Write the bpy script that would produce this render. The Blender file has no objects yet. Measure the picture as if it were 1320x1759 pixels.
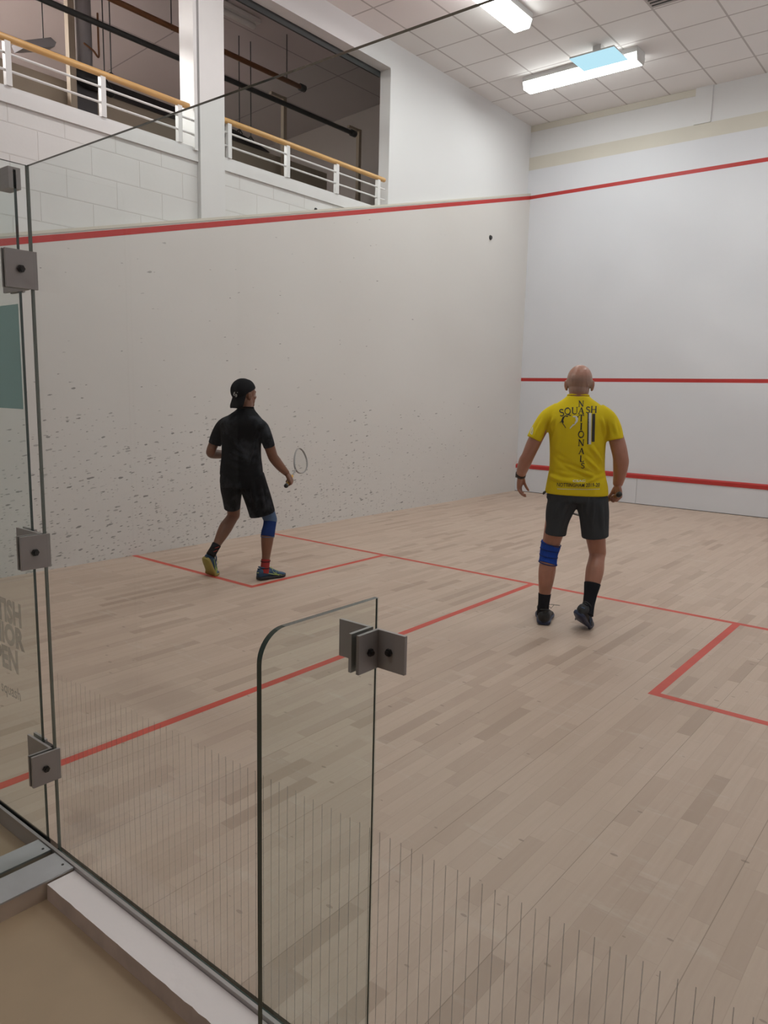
import bpy, bmesh, math, random
import numpy as np
from mathutils import Vector, Matrix
from mathutils.bvhtree import BVHTree
PI = math.pi
random.seed(7)
sc = bpy.context.scene
COL = sc.collection

# ------------------------------------------------------------------ materials
def nodes(name):
    m = bpy.data.materials.new(name); m.use_nodes = True
    nt = m.node_tree; nt.nodes.clear()
    out = nt.nodes.new('ShaderNodeOutputMaterial')
    return m, nt, out
def N(nt, t, **kw):
    n = nt.nodes.new(t)
    for k, v in kw.items(): setattr(n, k, v)
    return n
def math_(nt, op, a, b=None, c=None):
    n = N(nt, 'ShaderNodeMath', operation=op)
    for i, v in enumerate((a, b, c)):
        if v is None: continue
        if isinstance(v, (int, float)): n.inputs[i].default_value = v
        else: nt.links.new(v, n.inputs[i])
    return n.outputs[0]
def mixc(nt, f, a, b):
    n = N(nt, 'ShaderNodeMix', data_type='RGBA')
    for i, v in ((0, f), (6, a), (7, b)):
        if isinstance(v, (int, float)): n.inputs[i].default_value = v
        elif isinstance(v, tuple): n.inputs[i].default_value = (*v, 1) if len(v) == 3 else v
        else: nt.links.new(v, n.inputs[i])
    return n.outputs[2]
def noise(nt, vec, scale, detail=2, rough=.5):
    n = N(nt, 'ShaderNodeTexNoise'); n.inputs['Scale'].default_value = scale
    n.inputs['Detail'].default_value = detail; n.inputs['Roughness'].default_value = rough
    if vec is not None: nt.links.new(vec, n.inputs['Vector'])
    return n.outputs['Fac']
def objcoord(nt):
    return N(nt, 'ShaderNodeTexCoord').outputs['Object']
def mapping(nt, vec, scale=(1, 1, 1), loc=(0, 0, 0), rot=(0, 0, 0)):
    n = N(nt, 'ShaderNodeMapping'); n.inputs['Scale'].default_value = scale
    n.inputs['Location'].default_value = loc; n.inputs['Rotation'].default_value = rot
    nt.links.new(vec, n.inputs['Vector']); return n.outputs[0]
def ramp(nt, f, lo, hi):
    n = N(nt, 'ShaderNodeMapRange'); n.inputs['From Min'].default_value = lo; n.inputs['From Max'].default_value = hi
    nt.links.new(f, n.inputs['Value']); return n.outputs[0]
def sep(nt, vec):
    n = N(nt, 'ShaderNodeSeparateXYZ'); nt.links.new(vec, n.inputs[0]); return n.outputs
def principled(nt, out, col, rough=.6, metal=0, spec=.5, bump=None, bstr=.2, bdist=.01):
    p = N(nt, 'ShaderNodeBsdfPrincipled')
    if isinstance(col, tuple): p.inputs['Base Color'].default_value = (*col, 1)
    else: nt.links.new(col, p.inputs['Base Color'])
    p.inputs['Roughness'].default_value = rough; p.inputs['Metallic'].default_value = metal
    p.inputs['Specular IOR Level'].default_value = spec
    if bump is not None:
        b = N(nt, 'ShaderNodeBump'); b.inputs['Strength'].default_value = bstr; b.inputs['Distance'].default_value = bdist
        nt.links.new(bump, b.inputs['Height']); nt.links.new(b.outputs[0], p.inputs['Normal'])
    nt.links.new(p.outputs[0], out.inputs[0]); return p
def plain(name, col, rough=.6, metal=0, spec=.5, var=.06, scale=8, bstr=0, bscale=60):
    """base colour with a slight procedural tone variation"""
    m, nt, out = nodes(name)
    oc = objcoord(nt)
    f = noise(nt, oc, scale, 3)
    c = mixc(nt, f, tuple(x*(1-var) for x in col), tuple(min(1, x*(1+var)) for x in col))
    b = noise(nt, oc, bscale, 3) if bstr else None
    principled(nt, out, c, rough, metal, spec, b, bstr)
    return m
def emit(name, col, s):
    m, nt, out = nodes(name)
    e = N(nt, 'ShaderNodeEmission'); e.inputs[0].default_value = (*col, 1); e.inputs[1].default_value = s
    nt.links.new(e.outputs[0], out.inputs[0]); return m

def m_court_floor():
    m, nt, out = nodes('maple_strip_floor')
    oc = objcoord(nt); X, Y, Z = sep(nt, oc)
    xr = math_(nt, 'DIVIDE', math_(nt, 'SUBTRACT', X, 5.078), .062)
    row = math_(nt, 'FLOOR', xr)
    wn = N(nt, 'ShaderNodeTexWhiteNoise', noise_dimensions='1D'); nt.links.new(row, wn.inputs['W'])
    off = math_(nt, 'MULTIPLY', wn.outputs[0], 7.3)
    yr = math_(nt, 'DIVIDE', math_(nt, 'ADD', Y, off), .43)
    cell = math_(nt, 'FLOOR', yr)
    cb = N(nt, 'ShaderNodeCombineXYZ'); nt.links.new(row, cb.inputs[0]); nt.links.new(cell, cb.inputs[1])
    w2 = N(nt, 'ShaderNodeTexWhiteNoise', noise_dimensions='2D'); nt.links.new(cb.outputs[0], w2.inputs['Vector'])
    rnd = w2.outputs[0]
    grain = noise(nt, mapping(nt, oc, (60, 3.0, 1)), 1, 4, .6)
    blotch = noise(nt, mapping(nt, oc, (1.1, .5, 1)), 1, 3)
    base = mixc(nt, math_(nt, 'POWER', rnd, 1.6), (.55, .42, .335), (.455, .335, .262))
    sel = math_(nt, 'GREATER_THAN', rnd, .94)
    base = mixc(nt, math_(nt, 'MULTIPLY', sel, .25), base, (.29, .205, .15))
    base = mixc(nt, math_(nt, 'MULTIPLY', ramp(nt, grain, .35, .75), .22), base, (.36, .25, .18))
    base = mixc(nt, math_(nt, 'MULTIPLY', ramp(nt, blotch, .4, .7), .22), base, (.60, .49, .40))
    # chalky scuffs dragged along the boards
    sc_ = noise(nt, mapping(nt, oc, (2.2, 9, 1), rot=(0, 0, .5)), 1, 4, .7)
    base = mixc(nt, math_(nt, 'MULTIPLY', ramp(nt, sc_, .58, .75), .35), base, (.63, .56, .49))
    # seams
    fx = math_(nt, 'FRACT', xr)
    ex = math_(nt, 'LESS_THAN', math_(nt, 'MINIMUM', fx, math_(nt, 'SUBTRACT', 1, fx)), .016)
    fy = math_(nt, 'FRACT', yr)
    ey = math_(nt, 'LESS_THAN', fy, .004)
    seam = math_(nt, 'MAXIMUM', ex, ey)
    xp = math_(nt, 'FRACT', math_(nt, 'DIVIDE', math_(nt, 'SUBTRACT', X, 5.079), .434))
    ep = math_(nt, 'LESS_THAN', math_(nt, 'MINIMUM', xp, math_(nt, 'SUBTRACT', 1, xp)), .0026)
    base = mixc(nt, math_(nt, 'MULTIPLY', seam, .22), base, (.22, .15, .11))
    base = mixc(nt, math_(nt, 'MULTIPLY', ep, .45), base, (.12, .08, .06))
    # small dark ball and shoe scuffs
    v = N(nt, 'ShaderNodeTexVoronoi', voronoi_dimensions='2D'); v.inputs['Scale'].default_value = 1
    nt.links.new(mapping(nt, oc, (5, 11, 1), rot=(0, 0, -.7)), v.inputs['Vector'])
    vc = sep(nt, v.outputs['Color'])
    mk = math_(nt, 'MULTIPLY', math_(nt, 'LESS_THAN', v.outputs['Distance'], math_(nt, 'MULTIPLY', vc[1], .07)), math_(nt, 'GREATER_THAN', vc[0], .80))
    base = mixc(nt, math_(nt, 'MULTIPLY', mk, .45), base, (.14, .10, .08))
    p = principled(nt, out, base, .5, 0, .35, grain, .05, .002)
    return m

def m_side_wall():
    """off-white plaster with black ball marks low down"""
    m, nt, out = nodes('ball_marked_plaster')
    oc = objcoord(nt); X, Y, Z = sep(nt, oc)
    big = noise(nt, mapping(nt, oc, (1, .35, .6)), 1.4, 3)
    base = mixc(nt, big, (.61, .575, .545), (.69, .665, .64))
    fine = noise(nt, mapping(nt, oc, (1, 2, 7)), 2.2, 4, .6)
    def marks(sy, sz, thr, keep, rot, lo, hi, seed, dens):
        v = N(nt, 'ShaderNodeTexVoronoi', voronoi_dimensions='2D'); v.inputs['Scale'].default_value = 1
        cb = N(nt, 'ShaderNodeCombineXYZ'); nt.links.new(Y, cb.inputs[0]); nt.links.new(Z, cb.inputs[1])
        wob = noise(nt, oc, 30, 2)
        vec = mapping(nt, cb.outputs[0], (1, 1, 1), (seed, seed*.7, 0), (0, 0, rot))
        vec = mapping(nt, vec, (sy, sz, 1))
        nt.links.new(vec, v.inputs['Vector'])
        c = sep(nt, v.outputs['Color'])
        d = math_(nt, 'ADD', v.outputs['Distance'], math_(nt, 'MULTIPLY', math_(nt, 'SUBTRACT', wob, .5), .6))
        rad = math_(nt, 'MULTIPLY', c[1], thr)
        mk = ramp(nt, math_(nt, 'SUBTRACT', rad, d), -.03, .06)
        # density: high low down, thinning with height
        dn = N(nt, 'ShaderNodeMapRange'); dn.inputs['From Min'].default_value = hi; dn.inputs['From Max'].default_value = lo
        dn.inputs['To Min'].default_value = dens*.025; dn.inputs['To Max'].default_value = dens
        nt.links.new(Z, dn.inputs['Value'])
        dy = N(nt, 'ShaderNodeMapRange'); dy.inputs['From Min'].default_value = 8.6; dy.inputs['From Max'].default_value = 3.6
        dy.inputs['To Min'].default_value = .04; dy.inputs['To Max'].default_value = 1
        nt.links.new(Y, dy.inputs['Value'])
        kk = math_(nt, 'LESS_THAN', c[0], math_(nt, 'MULTIPLY', dn.outputs[0], dy.outputs[0]))
        al = math_(nt, 'MULTIPLY_ADD', math_(nt, 'POWER', c[2], 2), .65, .32)
        return math_(nt, 'MULTIPLY', math_(nt, 'MULTIPLY', mk, kk), al)
    a = marks(10, 36, .30, .5, -.14, .35, 1.6, 1.3, .44)
    b = marks(19, 66, .28, .5, -.10, .2, 1.5, 5.1, .42)
    mk = math_(nt, 'MINIMUM', math_(nt, 'ADD', a, b), .72)
    haze = ramp(nt, fine, .5, .75)
    zf = ramp(nt, Z, 1.6, .3)
    base = mixc(nt, math_(nt, 'MULTIPLY', math_(nt, 'MULTIPLY', haze, zf), .10), base, (.42, .40, .38))
    base = mixc(nt, mk, base, (.10, .095, .09))
    principled(nt, out, base, .55, 0, .3, fine, .03, .004)
    return m

def m_plaster(name, col, var=.05):
    m, nt, out = nodes(name)
    oc = objcoord(nt)
    f = noise(nt, oc, 1.1, 4)
    c = mixc(nt, f, tuple(x*(1-var) for x in col), tuple(x*(1+var) for x in col))
    g = noise(nt, oc, 45, 3)
    principled(nt, out, c, .55, 0, .3, g, .04, .003)
    return m

def m_block():
    """white painted blockwork"""
    m, nt, out = nodes('painted_blockwork')
    oc = objcoord(nt)
    cb = N(nt, 'ShaderNodeCombineXYZ'); X, Y, Z = sep(nt, oc)
    nt.links.new(Y, cb.inputs[0]); nt.links.new(Z, cb.inputs[1])
    br = N(nt, 'ShaderNodeTexBrick'); br.offset = .5
    br.inputs['Scale'].default_value = 1; br.inputs['Mortar Size'].default_value = .006
    br.inputs['Mortar Smooth'].default_value = .3
    br.inputs['Brick Width'].default_value = .45; br.inputs['Row Height'].default_value = .225
    nt.links.new(mapping(nt, cb.outputs[0], loc=(.32, .125, 0)), br.inputs['Vector'])
    f = noise(nt, oc, 2, 3)
    c = mixc(nt, f, (.66, .65, .63), (.73, .72, .71))
    c = mixc(nt, math_(nt, 'MULTIPLY', br.outputs['Fac'], .35), c, (.5, .47, .44))
    inv = math_(nt, 'SUBTRACT', 1, br.outputs['Fac'])
    g = noise(nt, oc, 40, 3)
    h = math_(nt, 'ADD', inv, math_(nt, 'MULTIPLY', g, .12))
    principled(nt, out, c, .5, 0, .3, h, .5, .006)
    return m

def m_grid(name, col, line, px, py, ox, oy, w):
    m, nt, out = nodes(name)
    oc = objcoord(nt); X, Y, Z = sep(nt, oc)
    def ln(c, p, o):
        f = math_(nt, 'FRACT', math_(nt, 'DIVIDE', math_(nt, 'SUBTRACT', c, o-40*p), p))
        return math_(nt, 'LESS_THAN', math_(nt, 'MINIMUM', f, math_(nt, 'SUBTRACT', 1, f)), w/p/2)
    l = math_(nt, 'MAXIMUM', ln(X, px, ox), ln(Y, py, oy))
    f = noise(nt, oc, 1.7, 3)
    c = mixc(nt, f, tuple(x*.95 for x in col), tuple(x*1.04 for x in col))
    c = mixc(nt, l, c, line)
    g = noise(nt, oc, 70, 3)
    principled(nt, out, c, .8, 0, .2, math_(nt, 'ADD', math_(nt, 'MULTIPLY', g, .2), l), .15, .004)
    return m

def m_glass(name, tint):
    m, nt, out = nodes(name)
    t = N(nt, 'ShaderNodeBsdfTransparent'); t.inputs[0].default_value = (*tint, 1)
    g = N(nt, 'ShaderNodeBsdfGlossy'); g.inputs['Roughness'].default_value = 0.0
    lw = N(nt, 'ShaderNodeLayerWeight'); lw.inputs[0].default_value = .5
    f = math_(nt, 'MULTIPLY_ADD', math_(nt, 'POWER', lw.outputs['Facing'], 5), .55, .015)
    mx = N(nt, 'ShaderNodeMixShader'); nt.links.new(f, mx.inputs[0])
    nt.links.new(t.outputs[0], mx.inputs[1]); nt.links.new(g.outputs[0], mx.inputs[2])
    nt.links.new(mx.outputs[0], out.inputs[0]); return m

def m_film(name, col, alpha):
    m, nt, out = nodes(name)
    t = N(nt, 'ShaderNodeBsdfTransparent')
    d = N(nt, 'ShaderNodeBsdfDiffuse'); d.inputs[0].default_value = (*col, 1)
    mx = N(nt, 'ShaderNodeMixShader'); mx.inputs[0].default_value = alpha
    tl = N(nt, 'ShaderNodeBsdfTranslucent'); tl.inputs[0].default_value = (*col, 1)
    m2 = N(nt, 'ShaderNodeMixShader'); m2.inputs[0].default_value = .5
    nt.links.new(d.outputs[0], m2.inputs[1]); nt.links.new(tl.outputs[0], m2.inputs[2])
    nt.links.new(t.outputs[0], mx.inputs[1]); nt.links.new(m2.outputs[0], mx.inputs[2])
    nt.links.new(mx.outputs[0], out.inputs[0]); return m

def m_skin(name, col, red, stub=None):
    m, nt, out = nodes(name)
    oc = objcoord(nt)
    f = noise(nt, oc, 9, 4); g = noise(nt, oc, 160, 2)
    c = mixc(nt, ramp(nt, f, .35, .7), col, red)
    if stub:      # shaved grey stubble round the back and sides of the head
        X, Y, Z = sep(nt, oc)
        zz = math_(nt, 'ADD', Z, math_(nt, 'MULTIPLY', math_(nt, 'SUBTRACT', f, .5), .03))
        m1 = math_(nt, 'MULTIPLY', ramp(nt, zz, 1.690, 1.640), ramp(nt, zz, 1.540, 1.560))
        m1 = math_(nt, 'MULTIPLY', m1, ramp(nt, Y, .10, .06))
        m1 = math_(nt, 'MULTIPLY', m1, ramp(nt, math_(nt, 'ABSOLUTE', math_(nt, 'SUBTRACT', X, .018)), .088, .080))
        c = mixc(nt, math_(nt, 'MULTIPLY', m1, .55), c, stub)
    p = principled(nt, out, c, .42, 0, .5, g, .06, .002)
    p.inputs['Subsurface Weight'].default_value = .08
    p.inputs['Subsurface Radius'].default_value = (.02, .008, .004)
    p.inputs['Subsurface Scale'].default_value = .3
    return m

def m_cloth(name, col, var=.08, rough=.85, spots=None):
    m, nt, out = nodes(name)
    oc = objcoord(nt)
    f = noise(nt, oc, 5, 3); w = noise(nt, mapping(nt, oc, (1, 1, .6)), 14, 3, .6)
    c = mixc(nt, f, tuple(x*(1-var) for x in col), tuple(min(1, x*(1+var)) for x in col))
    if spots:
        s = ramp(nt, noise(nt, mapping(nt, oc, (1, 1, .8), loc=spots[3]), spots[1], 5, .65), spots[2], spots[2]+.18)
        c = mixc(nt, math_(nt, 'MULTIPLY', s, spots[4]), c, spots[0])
    principled(nt, out, c, rough, 0, .15, None)
    return m

M = {}
M['floor'] = m_court_floor()
M['wall_side'] = m_side_wall()
M['plaster'] = m_plaster('white_court_plaster', (.68, .68, .71))
M['rear'] = m_plaster('rear_wall_paint', (.30, .28, .27))
M['upper'] = m_plaster('upper_wall_paint', (.70, .69, .69), .03)
M['block'] = m_block()
M['white_steel'] = plain('white_steel_paint', (.70, .69, .68), .4, var=.03)
M['cream'] = plain('cream_timber', (.62, .58, .50), .6, var=.08, scale=3)
M['red_paint'] = plain('red_wall_paint', (.46, .028, .024), .5, var=.12, scale=6)
M['red_floor'] = plain('red_floor_paint', (.55, .065, .040), .5, var=.16, scale=9)
M['ceiling'] = m_grid('ceiling_tiles', (.80, .765, .75), (.50, .465, .45), .6, .6, .26, .18, .022)
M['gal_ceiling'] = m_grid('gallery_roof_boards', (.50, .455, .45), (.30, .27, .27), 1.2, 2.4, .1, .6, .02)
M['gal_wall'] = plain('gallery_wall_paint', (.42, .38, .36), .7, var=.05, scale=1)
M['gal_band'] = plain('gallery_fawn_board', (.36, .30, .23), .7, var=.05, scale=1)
M['glass'] = m_glass('court_glass', (.945, .973, .966))
M['glass_edge_pale'] = plain('glass_edge_pale', (.17, .19, .165), .2, spec=.6, var=.1)
M['glass_edge'] = plain('glass_edge', (.030, .050, .042), .12, spec=.8, var=.2)
M['metal'] = plain('brushed_aluminium', (.36, .33, .32), .45, .35, var=.05, scale=20)
M['metal_dark'] = plain('dark_steel', (.05, .045, .045), .35, .6, var=.1)
M['plate'] = plain('galvanised_plate', (.47, .47, .48), .45, .35, var=.10, scale=14)
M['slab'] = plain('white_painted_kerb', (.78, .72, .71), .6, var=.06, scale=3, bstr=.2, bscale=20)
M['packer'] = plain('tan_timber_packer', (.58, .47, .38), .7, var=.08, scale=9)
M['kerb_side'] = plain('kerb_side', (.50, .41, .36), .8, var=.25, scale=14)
M['vinyl'] = plain('brown_vinyl_floor', (.37, .27, .175), .5, var=.10, scale=6)
M['handrail'] = plain('varnished_beech', (.62, .36, .13), .35, var=.1, scale=12)
M['fill_gallery'] = emit('gallery_fill_diffuser', (1.0, .96, .93), 75)
M['fill_walk'] = emit('walkway_fill_diffuser', (1.0, .97, .94), 32)
M['light'] = emit('lit_tube_diffuser', (1.0, .99, .985), 21)
M['light_side'] = emit('lit_diffuser_side', (1.0, .99, .985), 6)
M['panel_lit'] = emit('pale_blue_lit_panel', (.47, .71, .83), .68)
M['housing'] = plain('light_housing', (.62, .61, .60), .4, var=.02)
M['black'] = plain('black_plastic', (.012, .012, .012), .4, var=.2)
M['pipe_brown'] = plain('rust_brown_pipe', (.20, .085, .035), .5, var=.1)
M['pipe_black'] = plain('dark_grey_pipe', (.035, .037, .037), .5, var=.1)
M['duct'] = plain('grey_duct', (.28, .27, .28), .5, .2, var=.05)
M['skinA'] = m_skin('tanned_skin', (.155, .068, .038), (.20, .078, .044))
M['skinB'] = m_skin('fair_ruddy_skin', (.33, .145, .092), (.41, .185, .125), (.21, .16, .13))
M['yellow'] = m_cloth('yellow_sports_cloth', (.66, .50, .012), .07)
M['grey_shorts'] = m_cloth('charcoal_cloth', (.040, .044, .050), .15)
M['black_cloth'] = m_cloth('black_cloth', (.0065, .0068, .0085), .2)
M['black_reflections'] = m_cloth('black_cloth_painted_reflections', (.004, .0042, .0055), .2, spots=((.09, .10, .12), 4.2, .50, (3.3, 1.1, .4), .45))  # pale patches imitate reflections in the glass, painted into the cloth colour
M['cap'] = m_cloth('black_cap_cloth', (.006, .006, .0075), .15)
M['navy'] = m_cloth('navy_knit', (.010, .030, .13), .15)
M['brace_grey'] = m_cloth('blue_grey_knit', (.075, .12, .21), .1)
M['blue'] = m_cloth('bright_blue_brace', (.012, .055, .33), .1)
M['sock_black'] = m_cloth('black_sock', (.010, .010, .014), .15)
M['sock_red'] = m_cloth('red_sock', (.30, .035, .035), .15)
M['shoe_blue'] = plain('blue_shoe_mesh', (.010, .055, .125), .6, var=.35, scale=22)
M['shoe_black'] = plain('black_shoe_mesh', (.010, .011, .014), .6, var=.25, scale=25)
M['sole_yellow'] = plain('gum_yellow_sole', (.34, .28, .07), .6, var=.12)
M['sole_navy'] = plain('navy_sole', (.010, .020, .060), .5, var=.2)
M['lime'] = plain('lime_trim', (.45, .60, .18), .5)
M['white_print'] = plain('white_print', (.62, .62, .60), .6, var=.05)
M['black_print'] = plain('black_print', (.012, .010, .010), .6, var=.05)
M['grey_print'] = m_film('grey_transfer', (.24, .225, .20), .5)
M['teal'] = m_film('teal_film', (.38, .51, .50), .85)
M['etch'] = m_film('etched_line', (.34, .32, .31), .42)
M['grip'] = plain('orange_yellow_grip', (.62, .33, .04), .6, var=.1)
M['grip_brown'] = plain('tan_grip', (.33, .16, .05), .7, var=.15)
M['racket'] = plain('racket_frame_paint', (.09, .085, .085), .35, var=.2)
M['racket_light'] = plain('racket_frame_silver', (.27, .26, .25), .35, var=.2)
M['string'] = plain('racket_string', (.55, .54, .50), .5)
M['stubble'] = plain('grey_stubble_skin', (.23, .145, .115), .7, var=.08, scale=60)

# ------------------------------------------------------------------ mesh helpers
def box(bm, x0, x1, y0, y1, z0, z1, mi=0):
    v = [bm.verts.new(p) for p in ((x0,y0,z0),(x1,y0,z0),(x1,y1,z0),(x0,y1,z0),(x0,y0,z1),(x1,y0,z1),(x1,y1,z1),(x0,y1,z1))]
    fs = []
    for f in ((0,3,2,1),(4,5,6,7),(0,1,5,4),(1,2,6,5),(2,3,7,6),(3,0,4,7)):
        q = bm.faces.new([v[i] for i in f]); q.material_index = mi; fs.append(q)
    return fs
def quad(bm, pts, mi=0):
    f = bm.faces.new([bm.verts.new(p) for p in pts]); f.material_index = mi; return f
def prism(bm, poly, axis, a, b, mi=0, side_mi=None):
    """extrude polygon (list of 2D) along axis index from a to b"""
    def P(p, t):
        q = list(p); q.insert(axis, t); return q
    A = [bm.verts.new(P(p, a)) for p in poly]; B = [bm.verts.new(P(p, b)) for p in poly]
    f1 = bm.faces.new(A[::-1]); f2 = bm.faces.new(B); f1.material_index = f2.material_index = mi
    n = len(poly)
    for i in range(n):
        q = bm.faces.new([A[i], A[(i+1) % n], B[(i+1) % n], B[i]]); q.material_index = mi if side_mi is None else side_mi
def catmull(P, n):
    P = [np.array(p, float) for p in P]; out = []
    for i in range(len(P)-1):
        p0 = P[max(i-1, 0)]; p1 = P[i]; p2 = P[i+1]; p3 = P[min(i+2, len(P)-1)]
        for k in range(n):
            t = k/n
            out.append(.5*((2*p1)+(-p0+p2)*t+(2*p0-5*p1+4*p2-p3)*t*t+(-p0+3*p1-3*p2+p3)*t**3))
    out.append(P[-1]); return out
def ringloft(bm, rings, mi=0, cap=True):
    vs = [[bm.verts.new(p) for p in r] for r in rings]
    n = len(vs[0])
    for a, b in zip(vs[:-1], vs[1:]):
        for i in range(n):
            f = bm.faces.new([a[i], a[(i+1) % n], b[(i+1) % n], b[i]]); f.material_index = mi
    if cap:
        for r, rev in ((vs[0], True), (vs[-1], False)):
            f = bm.faces.new(r[::-1] if rev else r); f.material_index = mi
    return vs
def tube(bm, pts, rad, ref=(0, 1, 0), seg=14, sub=4, mi=0, round_ends=True, smooth=True):
    """pts: 3-D points; rad: (side, front) radii or a number per point"""
    rad = rad if isinstance(rad, list) else [rad]*len(pts)
    R = [(r, r) if isinstance(r, (int, float)) else r for r in rad]
    J = [tuple(p)+tuple(r) for p, r in zip(pts, R)]
    J = catmull(J, sub) if smooth and len(J) > 2 else [np.array(j, float) for j in J]
    C = [j[:3] for j in J]; RR = [np.maximum(j[3:], 1e-4) for j in J]
    ref = np.array(ref, float)
    rings = []
    n = len(C)
    T = []
    for i in range(n):
        t = C[min(i+1, n-1)]-C[max(i-1, 0)]; T.append(t/np.linalg.norm(t))
    def ring(c, t, ra, rb):
        s = np.cross(t, ref)
        if np.linalg.norm(s) < 1e-3: s = np.cross(t, (1, 0, .01))
        s /= np.linalg.norm(s); f = np.cross(s, t)
        return [tuple(c+s*ra*math.cos(a)+f*rb*math.sin(a)) for a in [2*PI*k/seg for k in range(seg)]]
    if round_ends:
        for q in (.97, .75, .42): rings.append(ring(C[0]-T[0]*min(RR[0])*q*.9, T[0], *(RR[0]*math.sqrt(1-q*q))))
    for c, t, r in zip(C, T, RR): rings.append(ring(c, t, *r))
    if round_ends:
        for q in (.42, .75, .97): rings.append(ring(C[-1]+T[-1]*min(RR[-1])*q*.9, T[-1], *(RR[-1]*math.sqrt(1-q*q))))
    ringloft(bm, rings, mi)
def ellipsoid(bm, c, r, rot=None, mi=0, u=20, v=14):
    rings = []
    R = rot if rot is not None else Matrix.Identity(3)
    for j in range(1, v):
        ph = PI*j/v
        rings.append([tuple(Vector(c)+R @ Vector((r[0]*math.sin(ph)*math.cos(2*PI*i/u), r[1]*math.sin(ph)*math.sin(2*PI*i/u), -r[2]*math.cos(ph)))) for i in range(u)])
    ringloft(bm, rings, mi)
def torso(bm, rings, yaw=0, seg=36, sub=4, pw=2.35, mi=0):
    J = catmull(rings, sub); out = []
    cy, sy = math.cos(yaw), math.sin(yaw)
    for z, cx, ct, a, b in J:
        r = []
        for k in range(seg):
            t = 2*PI*k/seg; c, s = math.cos(t), math.sin(t)
            x = a*math.copysign(abs(c)**(2/pw), c); y = b*math.copysign(abs(s)**(2/pw), s)
            r.append((cx+x*cy-y*sy, ct+x*sy+y*cy, z))
        out.append(r)
    ringloft(bm, out, mi)

def link(name, bm, mats, parent=None, smooth=False):
    bmesh.ops.recalc_face_normals(bm, faces=bm.faces[:])
    me = bpy.data.meshes.new(name); bm.to_mesh(me); bm.free()
    for m in (mats if isinstance(mats, (list, tuple)) else [mats]): me.materials.append(m)
    if smooth:
        for p in me.polygons: p.use_smooth = True
    o = bpy.data.objects.new(name, me); COL.objects.link(o)
    if parent is not None: o.parent = parent
    return o
def tag(o, label=None, cat=None, group=None, kind=None):
    if label: o['label'] = label
    if cat: o['category'] = cat
    if group: o['group'] = group
    if kind: o['kind'] = kind
    return o
def thing(name, label, cat, loc=(0, 0, 0), rz=0, group=None):
    o = bpy.data.objects.new(name, None); COL.objects.link(o)
    o.location = loc; o.rotation_euler = (0, 0, rz); o.empty_display_size = .1
    return tag(o, label, cat, group)
def part(name, bm, mats, parent, label=None, smooth=False, kind=None):
    """mesh built in world coordinates, parented keeping its place"""
    o = link(name, bm, mats, None, smooth)
    root = parent
    bpy.context.view_layer.update()
    o.parent = root; o.matrix_parent_inverse = root.matrix_world.inverted()
    if label: o['label'] = label
    if kind: o['kind'] = kind
    return o
def localpart(name, bm, mats, parent, label=None, smooth=True):
    o = link(name, bm, mats, parent, smooth)
    if label: o['label'] = label
    return o
def copy_tree(o, parent=None):
    c = o.copy(); COL.objects.link(c); c.parent = parent
    if parent is not None: c.matrix_parent_inverse = o.matrix_parent_inverse.copy()
    for ch in [x for x in bpy.data.objects if x.parent == o]: copy_tree(ch, c)
    return c
def struct(name, bm, mats, smooth=False):
    return tag(link(name, bm, mats, None, smooth), kind='structure')
def solid(bm, voxel, smooth_n=4, disp=None):
    """voxel-merge overlapping closed solids into one skin; returns a bmesh"""
    bmesh.ops.recalc_face_normals(bm, faces=bm.faces[:])
    me = bpy.data.meshes.new('t'); bm.to_mesh(me); bm.free()
    o = bpy.data.objects.new('t', me); COL.objects.link(o)
    r = o.modifiers.new('r', 'REMESH'); r.mode = 'VOXEL'; r.voxel_size = voxel; r.adaptivity = 0
    if smooth_n:
        s = o.modifiers.new('s', 'SMOOTH'); s.iterations = smooth_n; s.factor = .5
    dg = bpy.context.evaluated_depsgraph_get()
    m2 = bpy.data.meshes.new_from_object(o.evaluated_get(dg))
    bpy.data.objects.remove(o); bpy.data.meshes.remove(me)
    if disp is not None:
        n = len(m2.vertices); co = np.empty(n*3); m2.vertices.foreach_get('co', co); co = co.reshape(-1, 3)
        no = np.empty(n*3); m2.vertex_normals.foreach_get('vector', no); no = no.reshape(-1, 3)
        co = co+no*disp(co, no)[:, None]
        m2.vertices.foreach_set('co', co.ravel())
    b = bmesh.new(); b.from_mesh(m2); bpy.data.meshes.remove(m2)
    return b
def ridges(segs):
    """fold field: list of (p0, p1, width, amp)"""
    def f(co, no):
        d = np.zeros(len(co))
        for p0, p1, w, a in segs:
            p0 = np.array(p0); p1 = np.array(p1); v = p1-p0; L = v@v
            t = np.clip(((co-p0)@v)/L, 0, 1)
            dist = np.linalg.norm(co-(p0+t[:, None]*v), axis=1)
            taper = np.sin(PI*np.clip(t, .04, .96))
            d += 1.8*a*(np.exp(-(dist/w)**2)-.45*np.exp(-((dist-1.9*w)/w)**2))*taper*1.6
        return d
    return f

# ------------------------------------------------------------------ the court shell
GY = -.045            # plane of the glass back wall
YF = 9.75
def fp(bm, x0, x1, y0, y1):      # painted line on the floor
    quad(bm, [(x0,y0,.0006),(x1,y0,.0006),(x1,y1,.0006),(x0,y1,.0006)], 1)
bm = bmesh.new()
box(bm, 0, 6.4, -.038, YF, -.06, 0)
fp(bm, 0, 6.4, 4.26, 4.31)
fp(bm, 3.175, 3.225, -.036, 4.26)
fp(bm, 1.6, 1.65, 2.61, 4.26); fp(bm, 0, 1.6, 2.61, 2.66)
fp(bm, 4.75, 4.8, 2.61, 4.26); fp(bm, 4.8, 6.4, 2.61, 2.66)
floor = struct('floor', bm, [M['floor'], M['red_floor']])
bm = bmesh.new()
box(bm, -.4, 8.0, -4.0, -.055, -.16, -.06)
struct('floor.001', bm, M['vinyl'])

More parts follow.
